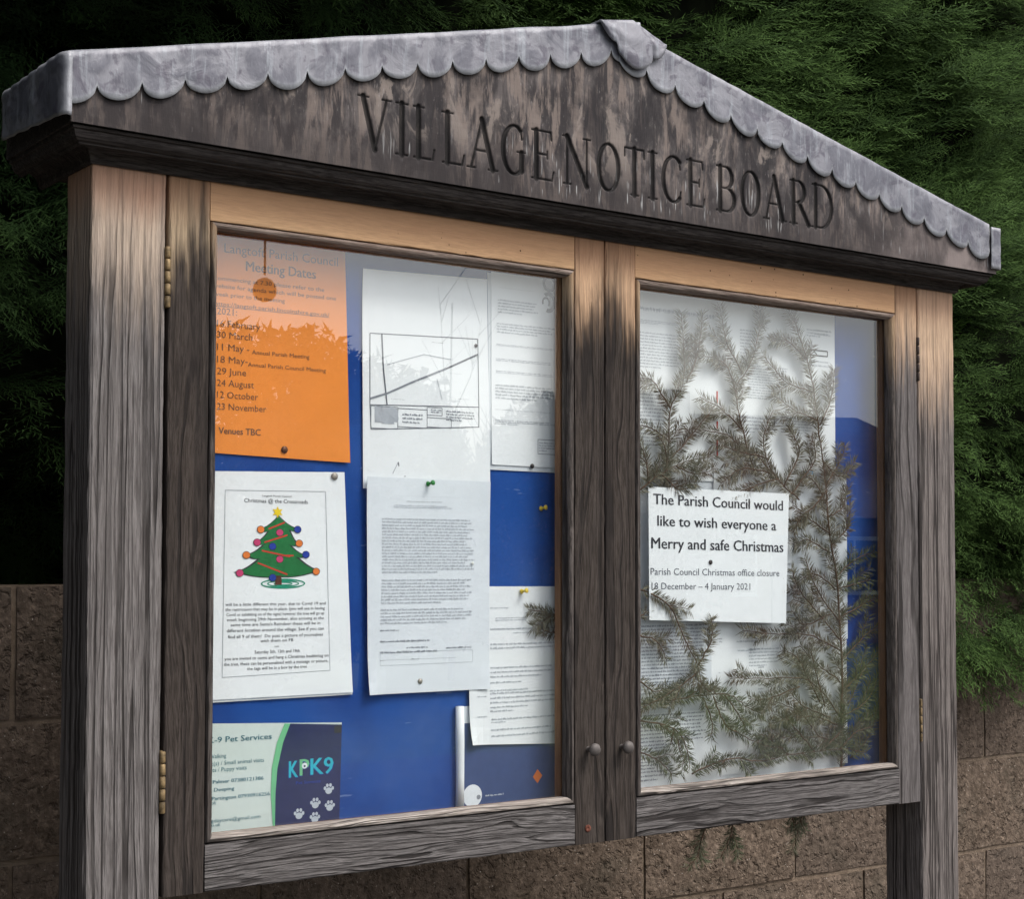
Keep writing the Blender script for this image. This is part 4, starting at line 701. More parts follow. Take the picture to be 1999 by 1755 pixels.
grid_sheet('lead_end_flap', flapR, 44, 12, M_LEAD, nb)
# ridge cap: a folded piece with three lobes of its own
out_ = [(.7400, 1.1590), (.7475, 1.1490), (.7560, 1.1400), (.7640, 1.1345), (.7690, 1.1330), (.7720, 1.1270), (.7765, 1.1190), (.7840, 1.1110), (.7920, 1.1055), (.8010, 1.1010), (.8090, 1.0995), (.8190, 1.1015), (.8280, 1.1060), (.8350, 1.1120), (.8385, 1.1180),
        (.8400, 1.1225), (.8440, 1.1215), (.8500, 1.1225), (.8570, 1.1270), (.8620, 1.1340), (.8650, 1.1450)]
def capP(u, t_):
    q = u * (len(out_) - 1); i = min(int(q), len(out_) - 2); fr = q - i
    bx_, bz = out_[i][0] + (out_[i + 1][0] - out_[i][0]) * fr, out_[i][1] + (out_[i + 1][1] - out_[i][1]) * fr
    tx = .7405 + (.8655 - .7405) * u
    tz = min(1.1605 + 0.195 * (tx - .7405), 1.1738 - 0.015 * (tx - .78), 1.1478 + 0.395 * (.8655 - tx))
    if t_ < 0.25: k = t_ / .25; return (tx, YBK + .006 - (YBK + .006 + .0665) * k, tz)
    k = (t_ - .25) / .75
    e = mnoise.noise(Vector((u * 6, k * 4, 1))) * .0015 - .0032 * max(0, 1 - abs(u - (.265 + .03 * k)) / .05) * k - .0032 * max(0, 1 - abs(u - .76) / .05) * k
    return (tx + (bx_ - tx) * k, -0.0690 - .0045 * math.sin(k * 2.6) - e, tz + (bz - tz) * k)
grid_sheet('lead_ridge_cap', capP, 60, 20, M_LEAD, nb, thick=.0025)

# ================================================================ PAPERS
FONT_RES = 2
def text_geom(s, bold=False):
    cu = bpy.data.curves.new('t', 'FONT'); cu.body = s; cu.resolution_u = FONT_RES; cu.offset = 0.0
    o_ = bpy.data.objects.new('t', cu); me = o_.to_mesh()
    v = np.array([tuple(p.co) for p in me.vertices]) if len(me.vertices) else np.zeros((0, 3)); f = [tuple(p.vertices) for p in me.polygons]
    o_.to_mesh_clear(); bpy.data.objects.remove(o_); bpy.data.curves.remove(cu); return v, f
def cap_h(s):
    return 0.69
class Prints:
    """flat print: groups of faces per ink, laid on a curved sheet"""
    def __init__(s): s.g = {}; s.n = 0
    def add(s, mat, v2, f, layer=1):
        d = s.g.setdefault(mat.name, (mat, [], [])); n = len(d[1]); d[1].extend([(float(x), float(z), layer) for x, z in v2]); d[2].extend([tuple(i + n for i in q) for q in f])
    def text(s, t, x0, x1, z, h, mat, bold=False, layer=1, slope=0.0):
        if bold:
            e = h * .055
            s.text(t, x0 + e, x1, z, h, mat, False, layer + .35, slope); s.text(t, x0, x1 - e, z, h, mat, False, layer, slope); return
        v, f = text_geom(t, bold)
        if not len(v): return
        a, b = v[:, 0].min(), v[:, 0].max(); k = (x1 - x0) / (b - a); kz = h / cap_h(t)
        X = x0 + (v[:, 0] - a) * k; s.add(mat, zip(X, z + v[:, 1] * kz + (X - x0) * slope), f, layer)
    def rect(s, x0, x1, z0, z1, mat, layer=1): s.add(mat, [(x0, z0), (x1, z0), (x1, z1), (x0, z1)], [(0, 1, 2, 3)], layer)
    def line(s, a, b, w_, mat, layer=1):
        dx, dz = b[0] - a[0], b[1] - a[1]; L_ = math.hypot(dx, dz) + 1e-9; nx, nz = -dz / L_ * w_ / 2, dx / L_ * w_ / 2
        n = max(1, int(L_ / .02)); v = []; f = []
        for i in range(n + 1): x, z = a[0] + dx * i / n, a[1] + dz * i / n; v += [(x + nx, z + nz), (x - nx, z - nz)]
        for i in range(n): f.append((2 * i, 2 * i + 1, 2 * i + 3, 2 * i + 2))
        s.add(mat, v, f, layer)
    def poly(s, pts, mat, layer=1): s.add(mat, pts, [tuple(range(len(pts)))], layer)
    def disc(s, x, z, rx, rz, mat, layer=1, n=18): s.poly([(x + rx * math.cos(2 * math.pi * i / n), z + rz * math.sin(2 * math.pi * i / n)) for i in range(n)], mat, layer)
    def ring(s, x, z, rx, rz, w_, mat, layer=1, a0=0, a1=360, n=24):
        v = []; f = []
        for i in range(n + 1):
            a = math.radians(a0 + (a1 - a0) * i / n); v += [(x + rx * math.cos(a), z + rz * math.sin(a)), (x + (rx - w_) * math.cos(a), z + (rz - w_) * math.sin(a))]
        for i in range(n): f.append((2 * i, 2 * i + 1, 2 * i + 3, 2 * i + 2))
        s.add(mat, v, f, layer)
    def frame(s, x0, x1, z0, z1, w_, mat, layer=1):
        for a, b in (((x0, z0), (x1, z0)), ((x1, z0), (x1, z1)), ((x1, z1), (x0, z1)), ((x0, z1), (x0, z0))): s.line(a, b, w_, mat, layer)
    def scribble(s, x0, z1, x1, z0, n, mat, seed, fill=0.42, layer=1):
        """unreadable small print: one little upright bar per letter"""
        r = random.Random(seed)
        for k in range(n):
            pitch = (z1 - z0) / n; zc = z1 - pitch * (k + .5); h = min(pitch * fill, .0019); lw = max(.0011, h * .62)
            x = x0; xe = x1 - (r.uniform(0, .12) if n > 1 else 0) * (x1 - x0)
            if n > 2 and k == n - 1: xe = x0 + (x1 - x0) * r.uniform(.3, .8)
            while x < xe:
                for q in range(r.randint(2, 9)):
                    if x > xe: break
                    hh = h * r.choice((.8, .8, .9, 1.25, 1.4)); lo = h * r.choice((0, 0, 0, .35))
                    s.rect(x, x + lw * .80, zc - h / 2 - lo, zc - h / 2 + hh, mat, layer); x += lw
                x += lw * 1.1
def P2(p): return tuple(p)
def sheet(name, label, cn, y, mat, prints=None, curl=0.0012, seed=1, group=None, corner=(0, 0, 0, 0), thick=.0004, nu=14, nv=18, cat='notice'):
    """cn = TL, TR, BR, BL world (x, z); corner = lift of TL, TR, BR, BL towards the glass"""
    TL, TR, BR, BL = [np.array(q, float) for q in cn]; cx_, cz_ = (TL + TR + BR + BL) / 4
    def inv(x, z):
        u = v = .5
        for _ in range(6):
            p = TL * (1 - u) * (1 - v) + TR * u * (1 - v) + BR * u * v + BL * (1 - u) * v
            du = (TR - TL) * (1 - v) + (BR - BL) * v; dv = (BL - TL) * (1 - u) + (BR - TR) * u
            J = np.array([du, dv]).T; q = np.linalg.solve(J, np.array([x, z]) - p); u += q[0]; v += q[1]
        return u, v
    def yy(u, v):
        w_ = curl * (0.5 + 0.5 * math.sin(2.6 * u + seed) * math.cos(2.1 * v + seed * .7))
        e = lambda a, b: max(0, 1 - math.hypot(a, b) / .22) ** 2
        w_ += corner[0] * e(u, v) + corner[1] * e(1 - u, v) + corner[2] * e(1 - u, 1 - v) + corner[3] * e(u, 1 - v)
        return y - w_
    v = []; f = []
    for i in range(nu + 1):
        for j in range(nv + 1):
            u, t_ = i / nu, j / nv; p = TL * (1 - u) * (1 - t_) + TR * u * (1 - t_) + BR * u * t_ + BL * (1 - u) * t_; v.append((p[0], yy(u, t_), p[1]))
    for i in range(nu):
        for j in range(nv): a = i * (nv + 1) + j; f.append((a, a + 1, a + nv + 2, a + nv + 1))
    o_ = obj(name, v, [q[::-1] for q in f], mat, None, (cx_, y, cz_), smooth=False)
    md = o_.modifiers.new('thickness', 'SOLIDIFY'); md.thickness = thick; md.offset = -1
    tagit(o_, label, cat, group)
    if prints:
        pv = []; pf = []; mi = []; ms = []
        for mt, vv, ff in prints.g.values():
            n0 = len(pv)
            for x, z, l in vv:
                a, b = inv(x, z); pv.append((x, yy(a, b) - thick - .00025 - .0002 * l, z))
            pf += [tuple(i + n0 for i in q) for q in ff]; mi += [len(ms)] * len(ff); ms.append(mt)
        pr_ = obj('print', pv, pf, ms, o_, (cx_, y, cz_)); pr_.data.polygons.foreach_set('material_index', mi); tagit(pr_, kind='stuff')
    return o_
D = DATA; BK = D['blocks']
# ---- orange meeting dates
p = Prints()
for i, (t_, a, b, z, h) in enumerate(D['orange']):
    p.text(t_, a, b, z, h, I_BROWN, bold=(i == 1 or t_.endswith('TBC')))
p.rect(D['orange'][5][1], D['orange'][5][2], D['orange'][5][3] - .0012, D['orange'][5][3] - .0006, I_BROWN)
sheet('notice_sheet', 'orange sheet of parish council meeting dates in the left door', [(0.170, .796), (.3832, .7945), (.3925, .4975), (.1745, .5035)], .0535, M_ORANGE, p, seed=2, corner=(0, 0, .001, 0))
# ---- christmas at the crossroads
p = Prints()
for i, (t_, a, b, z, h) in enumerate(D['xmas']): p.text(t_, a, b, z, h * 1.1, I_BLACK)
bd = D['xborder']
for a, b in zip(bd, bd[1:] + bd[:1]): p.line(a, b, .0006, I_GREY)
tr = D['tree']
cxm = sum(q[0] for q in tr) / len(tr)
def bow(a, b, k):
    return [(a[0] + (b[0] - a[0]) * u, a[1] + (b[1] - a[1]) * u - k * math.sin(math.pi * u)) for u in (.0, .2, .4, .6, .8)]
def tiers(t, grow, mat, layer):
    seq = [[0, 1, 2, 14, 15], [2, 3, 4, 12, 13, 14], [4, 5, 6, 10, 11, 12], [6, 7, 8, 9, 10]]
    for q in seq:
        pp = [t[i] for i in q]; n_ = len(pp); pp = [c for i in range(n_) for c in bow(pp[i], pp[(i + 1) % n_], .0028)]; mx = sum(a for a, _ in pp) / len(pp); mz = sum(b for _, b in pp) / len(pp)
        p.poly([(mx + (a - mx) * grow, mz + (b - mz) * grow) for a, b in pp], mat, layer)
tiers(tr, 1.09, I_BLACK, 1); tiers(tr, 1.0, I_GREEN, 2)
rb = D['ribbons']
for i in range(0, 10, 2): p.line(rb[i], rb[i + 1], .0022, I_RED, 3)
for q, m in zip(D['baubles'], (I_ORG, I_BLUE, I_PINK, I_PINK, I_ORG, I_BLUE, I_ORG, I_BLUE, I_PINK, I_PINK, I_ORG, I_BLUE)):
    p.disc(*q, .0058, .0052, I_BLACK, 3); p.disc(*q, .0050, .0045, m, 4)
tk = D['trunk']; p.poly(tk, I_TRUNK, 3)
sw = D['swirl']; swx = (sw[0][0] + sw[1][0]) / 2; swz = sw[0][1]; rx = (sw[1][0] - sw[0][0]) / 2; rz = (sw[2][1] - sw[3][1]) / 2
p.ring(swx, swz, rx, rz, .0022, I_SEA, 1, 40, 400); p.ring(swx, swz, rx * .72, rz * .68, .0020, I_SEA, 1); p.ring(swx, swz, rx * .42, rz * .4, .0018, I_SEA, 1)
st = D['star'][0]
p.poly([(st[0] + (.0085 if i % 2 == 0 else .0042) * math.sin(i * math.pi / 6), st[1] + (.0080 if i % 2 == 0 else .0040) * math.cos(i * math.pi / 6)) for i in range(12)], I_YEL, 3)
s_ = D['sheet_xmas']
sheet('notice_sheet', 'white sheet backing the Christmas tree poster', [(s_[0][0] - .003, s_[0][1] - .002), (s_[1][0] - .002, s_[1][1] - .001), (s_[2][0] + .0006, s_[2][1] - .0030), (s_[3][0] - .003, s_[3][1] - .0035)], .0540, M_PAPER2, None, seed=5, thick=.0012)
sheet('poster', 'white poster with a printed green Christmas tree and decorations', [(s_[0][0] - .004, s_[0][1]), s_[1], s_[2], (s_[3][0] - .004, s_[3][1])], .0522, M_PAPER, p, seed=6, corner=(0, 0, .0015, 0), cat='poster')
# ---- map
p = Prints(); mf = D['mapframe']; W_ = .0012
for a, b in ((0, 1), (1, 2), (2, 3), (3, 0), (3, 4), (4, 5), (5, 2)): p.line(mf[a], mf[b], W_, I_MID)
mr = D['maproads']
for a, b, w_, m in ((0, 1, .0022, I_MID), (1, 2, .0022, I_MID), (3, 4, .0030, I_GREY), (4, 5, .0028, I_GREY), (5, 6, .0030, I_GREY), (6, 7, .0026, I_MID), (8, 9, .0012, I_LIGHT), (9, 10, .0012, I_LIGHT), (10, 11, .0010, I_LIGHT), (12, 13, .0008, I_LIGHT)): p.line(mr[a], mr[b], w_, m, 1 + (a > 2))
mbx = D['mapboxes']
for i in range(0, 8, 2): p.frame(mbx[i][0], mbx[i + 1][0], mbx[i + 1][1], mbx[i][1], .0008, I_MID)
r_ = random.Random(4)
for i in range(9): p.rect(mbx[0][0] + r_.uniform(0, .035), mbx[0][0] + r_.uniform(.036, .046), mbx[1][1] + r_.uniform(.002, .03), mbx[1][1] + r_.uniform(.004, .034), I_LIGHT)
for b in BK['map']: p.scribble(b[0], b[1], b[2], b[3], b[4], I_GREY, hash(b[0]) % 99)
sc_ = D['scrib']; p.line(sc_[0], sc_[1], .0008, I_GREY); p.line(sc_[0], (sc_[0][0] + .001, sc_[0][1] - .006), .0016, I_MID); p.disc(*sc_[2], .0009, .0009, I_MID)
s_ = D['sheet_map']
sheet('notice_sheet', 'white sheet with a framed line map, pinned above the long letter', [s_[0], s_[1], (s_[2][0], s_[2][1] - .012), (s_[3][0], s_[3][1] - .006)], .0532, M_PAPER, p, seed=3, corner=(.003, .001, 0, 0), curl=.0018)
p = Prints()
for i, b in enumerate(BK['letter']): p.scribble(b[0], b[1], b[2], b[3], b[4], I_LIGHT if b[4] > 1 else I_GREY, i + 40, .40)
s_ = D['sheet_letter']; lb = [b for b in BK['letter'] if b[4] == 1][-5:]
x0_, x1_ = lb[0][0], BK['letter'][10][2]
p.frame(s_[3][0] + .019, s_[1][0] - .031, .2142, .2320, .0005, I_LIGHT)
p.line((s_[3][0] + .02, .2215), (s_[1][0] - .06, .2215), .0004, I_LIGHT)
sheet('notice_sheet', 'long closely printed white letter below the map sheet', [(s_[0][0], s_[0][1] + .004), (s_[1][0], s_[1][1] + .003), s_[2], s_[3]], .0500, M_PAPER3, p, seed=8, corner=(.002, .001, .003, .006), curl=.0030)
# ---- right hand pair of sheets in the left door
s_ = D['sheet_tr']
sheet('notice_sheet', 'white sheet whose lower edge shows under the curl-headed newsletter', [(s_[0][0] - .004, .79), (.752, .79), (.752, s_[2][1] - .001), (s_[3][0] - .001, s_[3][1] + .001)], .0545, M_PAPER2, None, seed=12)
p = Prints()
for i, b in enumerate(BK['tr']): p.scribble(b[0], b[1], b[2], b[3], b[4], I_GREY if i == 0 else I_LIGHT, i + 70, .40)
g = D['swirlG']
p.ring(g[0][0], g[0][1] + .002, .0125, .013, .0050, I_MID, 1, -230, 60); p.ring(g[1][0] - .001, g[1][1] + .0015, .0135, .016, .0058, I_MID, 1, -110, 130); p.ring(g[1][0] - .006, g[1][1] + .0005, .0075, .009, .003, I_MID, 1, -40, 200)
p.frame(D['tbox'][0][0], D['tbox'][1][0], D['tbox'][1][1], D['tbox'][0][1], .0008, I_MID)
sheet('notice_sheet', 'printed white newsletter with a dark curled ornament in its top corner', [(s_[0][0] + .002, .792), (.752, .792), (.752, s_[2][1] + .0065), (s_[3][0] + .0015, s_[3][1] + .0085)], .0530, M_PAPER, p, seed=13, corner=(0, 0, 0, .001))
# ---- lower right sheet, curled corner
p = Prints()
for i, b in enumerate(BK['lr']): p.scribble(b[0], b[1], b[2], b[3], b[4], I_LIGHT, i + 90, .36)
s_ = D['sheet_lr']
sheet('notice_sheet', 'sparsely printed white sheet curling off the rolled poster', [(s_[0][0], s_[0][1]), (.752, s_[1][1]), (.752, s_[2][1] + .001), (s_[3][0] - .004, s_[3][1] + .002)], .0506, M_PAPER, p, seed=15, corner=(0, 0, 0, .008))
# ---- rolled poster
p = Prints(); s_ = D['sheet_post']
p.rect(s_[1][0], .7515, .004, .125, I_POST, 1)
dm = D['diamond'][0]; p.poly([(dm[0] - .0085, dm[1]), (dm[0], dm[1] - .0100), (dm[0] + .0090, dm[1] + .001), (dm[0], dm[1] + .0110)], I_ORG, 2)
dc = D['disc']; p.disc(*dc[0], .0165, .0165, I_WHITE, 2, 28)
p.disc(dc[1][0] - .012, dc[1][1], .0035, .0035, I_GREY, 3); p.scribble(dc[1][0], dc[1][1] + .004, dc[2][0], dc[2][1] - .001, 1, I_SILV, 5, .7, 3)
po = sheet('poster', 'dark blue poster with an orange diamond and white disc, left edge rolled', [(s_[1][0] - .003, s_[1][1]), (.752, .150), (.752, .003), (s_[1][0] - .003, .002)], .0545, M_PAPER2, p, seed=17, cat='poster', curl=0)
mb = MB(); mb.tube([(s_[1][0] - .0085, .0490, s_[1][1] + .001), (s_[1][0] - .0080, .0492, .10), (s_[1][0] - .0075, .0492, .05), (s_[1][0] - .0080, .0490, .003)], [.0062, .0066, .0060, .0062], 14); ro = mb.build('rolled_edge', M_PAPER, po, tuple(WL[po.name]), True)
# ---- pet services card
p = Prints(); kd = D['k9divide']; n = 5
right = kd[:5]; left = kd[5:]
s_ = D['sheet_k9']
p.poly([(s_[1][0], s_[1][1] - .002), right[0], right[1], right[2], right[3], (right[4][0], .0045), (s_[2][0], .0045)][::-1], I_NAVY, 1)
p.poly([right[0], right[1], right[2], right[3], (right[4][0], .0045), (left[4][0], .0045), left[3], left[2], left[1], left[0]], I_PGREEN, 2)
for (t_, a, b, z, h, bo) in D['k9']: p.text(t_, a, b, z, h, I_TEAL, bold=bool(bo))
for i, (t_, a, b, z, h) in enumerate(D['k9logo']):
    m = (I_CYAN, I_PGREEN, I_CYAN, I_BLUE)[i]
    if i < 3: p.text(t_, a - .0006, b + .0006, z, h, I_BLUE, bold=True, layer=2)
    p.text(t_, a, b, z + (.001 if i < 3 else 0), h, m, bold=True, layer=3)
lp = D['k9logo'][1]; p.disc((lp[1] + lp[2]) / 2, lp[3] + .014, .0042, .0040, I_WHITE, 4)
p.disc((lp[1] + lp[2]) / 2, lp[3] + .0135, .0016, .0014, I_NAVY, 5)
for (x, z) in D['paws']:
    p.disc(x, z - .0022, .0052, .0044, I_SILV, 2)
    for dx, dz in ((-.0058, .0015), (-.0022, .0052), (.0026, .0052), (.0060, .0010)): p.disc(x + dx, z + dz, .0021, .0026, I_SILV, 2, 10)
p.rect(s_[1][0] - .012, s_[1][0] - .001, s_[1][1] - .013, s_[1][1] - .003, I_BLACK, 3)
sheet('pet_services_card', 'pet services card, navy and cream, with silver paw prints', [(s_[0][0] - .022, s_[0][1] + .001), (s_[1][0], s_[1][1] + .0008), (s_[2][0], .0035), (s_[3][0] - .022, .0030)], .0526, M_CARD, p, seed=19, curl=0, cat='card', thick=.001)
# ---- sheets in the right door
def rs(key, label, y, mat=M_PAPER, ext=(0, 0, 0, 0), seed=1, extra=None, tone=None, **k):
    (x0, z1), (x1, z0) = D['sheet_' + key]; p = Prints(); x0 -= ext[0]; x1 += ext[1]; z0 -= ext[2]; z1 += ext[3]
    for i, b in enumerate(BK.get(key, [])): p.scribble(b[0], b[1], b[2], b[3], b[4], tone or I_LIGHT, seed * 10 + i, .36)
    if extra: extra(p, x0, x1, z0, z1)
    sheet('notice_sheet', label, [(x0, z1), (x1, z1), (x1, z0), (x0, z0)], y, mat, p, seed=seed, nu=8, nv=10, **k)
def ex1(p, x0, x1, z0, z1):
    for zc, h in ((.632, .010), (.586, .006), (.548, .014)): p.rect(x1 - .004, x1 - .0005, zc - h, zc + h, I_RED, 2)
def ex2(p, x0, x1, z0, z1):
    p.frame(1.290, 1.338, .7190, .7280, .0022, I_BLACK, 2); p.line((1.305, .7255), (1.312, .7205), .002, I_BLACK, 2)
    p.rect(1.282, 1.302, .5095 + .002, .5150 + .002, I_LBLUE, 2)
rs('r1', 'densely printed white sheet in the top corner beside the centre stile', .0535, ext=(.035, 0, .03, 0.03), seed=21, extra=ex1)
rs('r2', 'wide white sheet behind the upper fir sprays with a black framed box', .0543, ext=(0, .0, .02, .006), seed=22, extra=ex2)
rs('r3', 'blank topped white sheet partly under the Merry Christmas notice', .0518, seed=23)
rs('r7', 'narrow white sheet between the Merry Christmas notice and the upright fir stem', .0538, M_PAPER2, ext=(.01, 0, 0.02, .03), seed=24)
rs('r9', 'white sheet mostly covered by the Merry Christmas notice', .0549, M_PAPER2, ext=(.035, 0, 0, 0), seed=29)
rs('r6', 'lowest white sheet of close print beside the centre stile', .0528, ext=(.035, 0, -.016, 0), seed=25, tone=I_GREY)
rs('r4', 'white sheet ruled with grey lines below the Merry Christmas notice', .0512, M_PAPER2, ext=(.035, 0, 0, 0), seed=26, tone=I_GREY)
rs('r5', 'large white timetable sheet low in the right door behind the fir', .0535, ext=(.01, 0, 0, 0), seed=27)
rs('r8', 'white sheet along the bottom of the right door under the fir boughs', .0548, ext=(.01, 0, -.028, 0.01), seed=28)
# ---- merry christmas notice
p = Prints()
for i, (t_, a, b, z, h) in enumerate(D['note']): p.text(t_, a, b, z + .0035, h, I_BLACK if i < 3 else I_MID, bold=i < 3, slope=-.016 if i < 3 else -.012)
s_ = D['sheet_note']
sheet('christmas_notice', 'white notice wishing everyone a Merry and safe Christmas', [(s_[0][0], s_[0][1]), s_[1], s_[2], s_[3]], .0315, M_PAPER, p, seed=30, curl=.001)
# ---- pins
def pin(x, z, y, mat, label, kind='flat', r=.0042):
    mb = MB()
    if kind == 'flat': mb.lathe((x, y, z), (0, -1, 0), [(.0006, -.004), (.0006, 0), (r, .0002), (r * .97, .0009), (r * .6, .0020), (.0004, .0023)], 14)
    else: mb.lathe((x, y, z), (.25, -1, .15), [(.0005, -.003), (.0005, 0), (.0038, .0010), (.0036, .0022), (.0019, .0032), (.0019, .0085), (.0036, .0098), (.0038, .0116), (.001, .0120)], 14)
    o_ = mb.build('drawing_pin' if kind == 'flat' else 'push_pin', mat, None, (x, y, z), True); return tagit(o_, label, 'pin')
M_PB = plain('pin_bronze', (0.13, 0.055, 0.03), 0.35, 0.5, 0.6); M_PG = plain('pin_grey', (0.32, 0.29, 0.26), 0.4, 0.5, 0.5); M_PGR = plain('pin_green', (0.02, 0.22, 0.04), 0.3, 0.5); M_PY = plain('pin_yellow', (0.75, 0.55, 0.05), 0.3, 0.5)
M_PD = plain('pin_dark', (0.05, 0.04, 0.04), 0.35, 0.5, 0.5); M_PW = plain('pin_white', (0.78, 0.78, 0.74), 0.4, 0.5)
pn = D['pins']
pin(*pn[0], .0515, M_PB, 'brown drawing pin low on the orange sheet', r=.0050)
pin(*pn[1], .0505, M_PG, 'dull grey drawing pin in the corner of the Christmas tree poster', r=.0052)
pin(*pn[2], .0482, M_PGR, 'green push pin at the head of the long letter', 'push')
pin(*pn[3], .0478, M_PG, 'grey drawing pin near the foot of the long letter', r=.0040)
pin(*pn[4], .0510, M_PD, 'dark drawing pin at the foot of the curl-headed newsletter', r=.0036)
pin(*pn[5], .0490, M_PY, 'yellow push pin at the top of the sparsely printed sheet', 'push')
pin(*pn[6], .0550, M_PY, 'yellow push pin alone on the bare blue board', 'push')
pin(*pn[7], .0505, M_PD, 'small dark pin in the corner of the framed map', r=.0028)
pin(*pn[8], .0478, M_PW, 'tiny white pin at the right edge of the long letter', r=.0024)
pin(*D['notepin'][0], .0300, M_PD, 'dark drawing pin in the middle of the Merry Christmas notice', r=.0040)

# ================================================================ FIR BRANCHES
M_NEEDLE = None
def needle_mat(name, a, b, c_):
    t = NT(name); g = t.n('ShaderNodeNewGeometry'); r = g.outputs['Random Per Island']; n = t.noise(t.obj, 22, 3, .6)
    c = t.mix(t.ramp(r, 0, 1), a, b); c = t.mix(t.ramp(n, .48, .66, 0, .75), c, c_); return t.fin(c, .6, None, .3)
N_BROWN = needle_mat('dry_fir_needles', (0.065, 0.060, 0.036), (0.20, 0.188, 0.135), (0.085, 0.050, 0.034))
N_GREEN = needle_mat('green_fir_needles', (0.036, 0.046, 0.020), (0.125, 0.135, 0.070), (0.070, 0.062, 0.036))
M_STEM = plain('fir_stem', (0.10, 0.062, 0.040), 0.8, 0.2, 0, .3, 200)
def smooth(pl, k=6):
    P = [Vector(q) for q in pl]
    if len(P) < 3: return [P[0].lerp(P[-1], i / k) for i in range(k + 1)]
    E = [P[0] * 2 - P[1]] + P + [P[-1] * 2 - P[-2]]; out = []
    for i in range(1, len(E) - 2):
        for j in range(k):
            t_ = j / k; a, b, c, d = E[i - 1], E[i], E[i + 1], E[i + 2]
            out.append(0.5 * ((2 * b) + (-a + c) * t_ + (2 * a - 5 * b + 4 * c - d) * t_ ** 2 + (-a + 3 * b - 3 * c + d) * t_ ** 3))
    out.append(P[-1]); return out
FIR = {
 'left': ('grey-brown fir spray rising beside the centre stile, top left of the right pane', N_BROWN), 'midleft': ('grey-brown fir spray rising behind the top middle of the right pane', N_BROWN),
 'uppertip': ('forked fir tip rising above the upright stem, top right of the white sheets', N_BROWN), 'centre': ('dense fan of fir twigs just above the Merry Christmas notice', N_BROWN),
 'dark': ('dark curled fir twig touching the upper left corner of the Christmas notice', N_BROWN), 'main': ('long upright fir stem standing right of the Merry Christmas notice', N_BROWN),
 'sideright': ('green fir twigs spreading to the right over the blue board', N_GREEN), 'sideleft': ('brown fir twigs pressed against the right edge of the Christmas notice', N_BROWN),
 'lowerbush': ('bushy fir mass below the Christmas notice, left of the upright stem', N_BROWN), 'arching': ('thin fir twig arching over the lower left corner of the Christmas notice', N_BROWN),
 'shortleft': ('short drooping fir twigs just under the notice beside the centre stile', N_BROWN), 'bough': ('green fir bough reaching in level from the centre stile, low in the pane', N_GREEN),
 'hanging': ('fir twig hanging with a hooked tip under the level green bough', N_GREEN), 'bottomleft': ('small fir twig in the bottom left corner of the right pane', N_GREEN),
 'bottom': ('green fir bough lying along the bottom bead of the right door', N_GREEN), 'below1': ('long fir twig poking out under the right door, left of its pair', N_GREEN),
 'below2': ('shorter fir twig poking out under the right door, just right of its longer pair', N_GREEN), 'below3': ('fir tuft poking out under the right end of the right door', N_GREEN),
 'leftdoor': ('blurred fir tips at the right edge of the left pane over the sparse sheet', N_BROWN)}
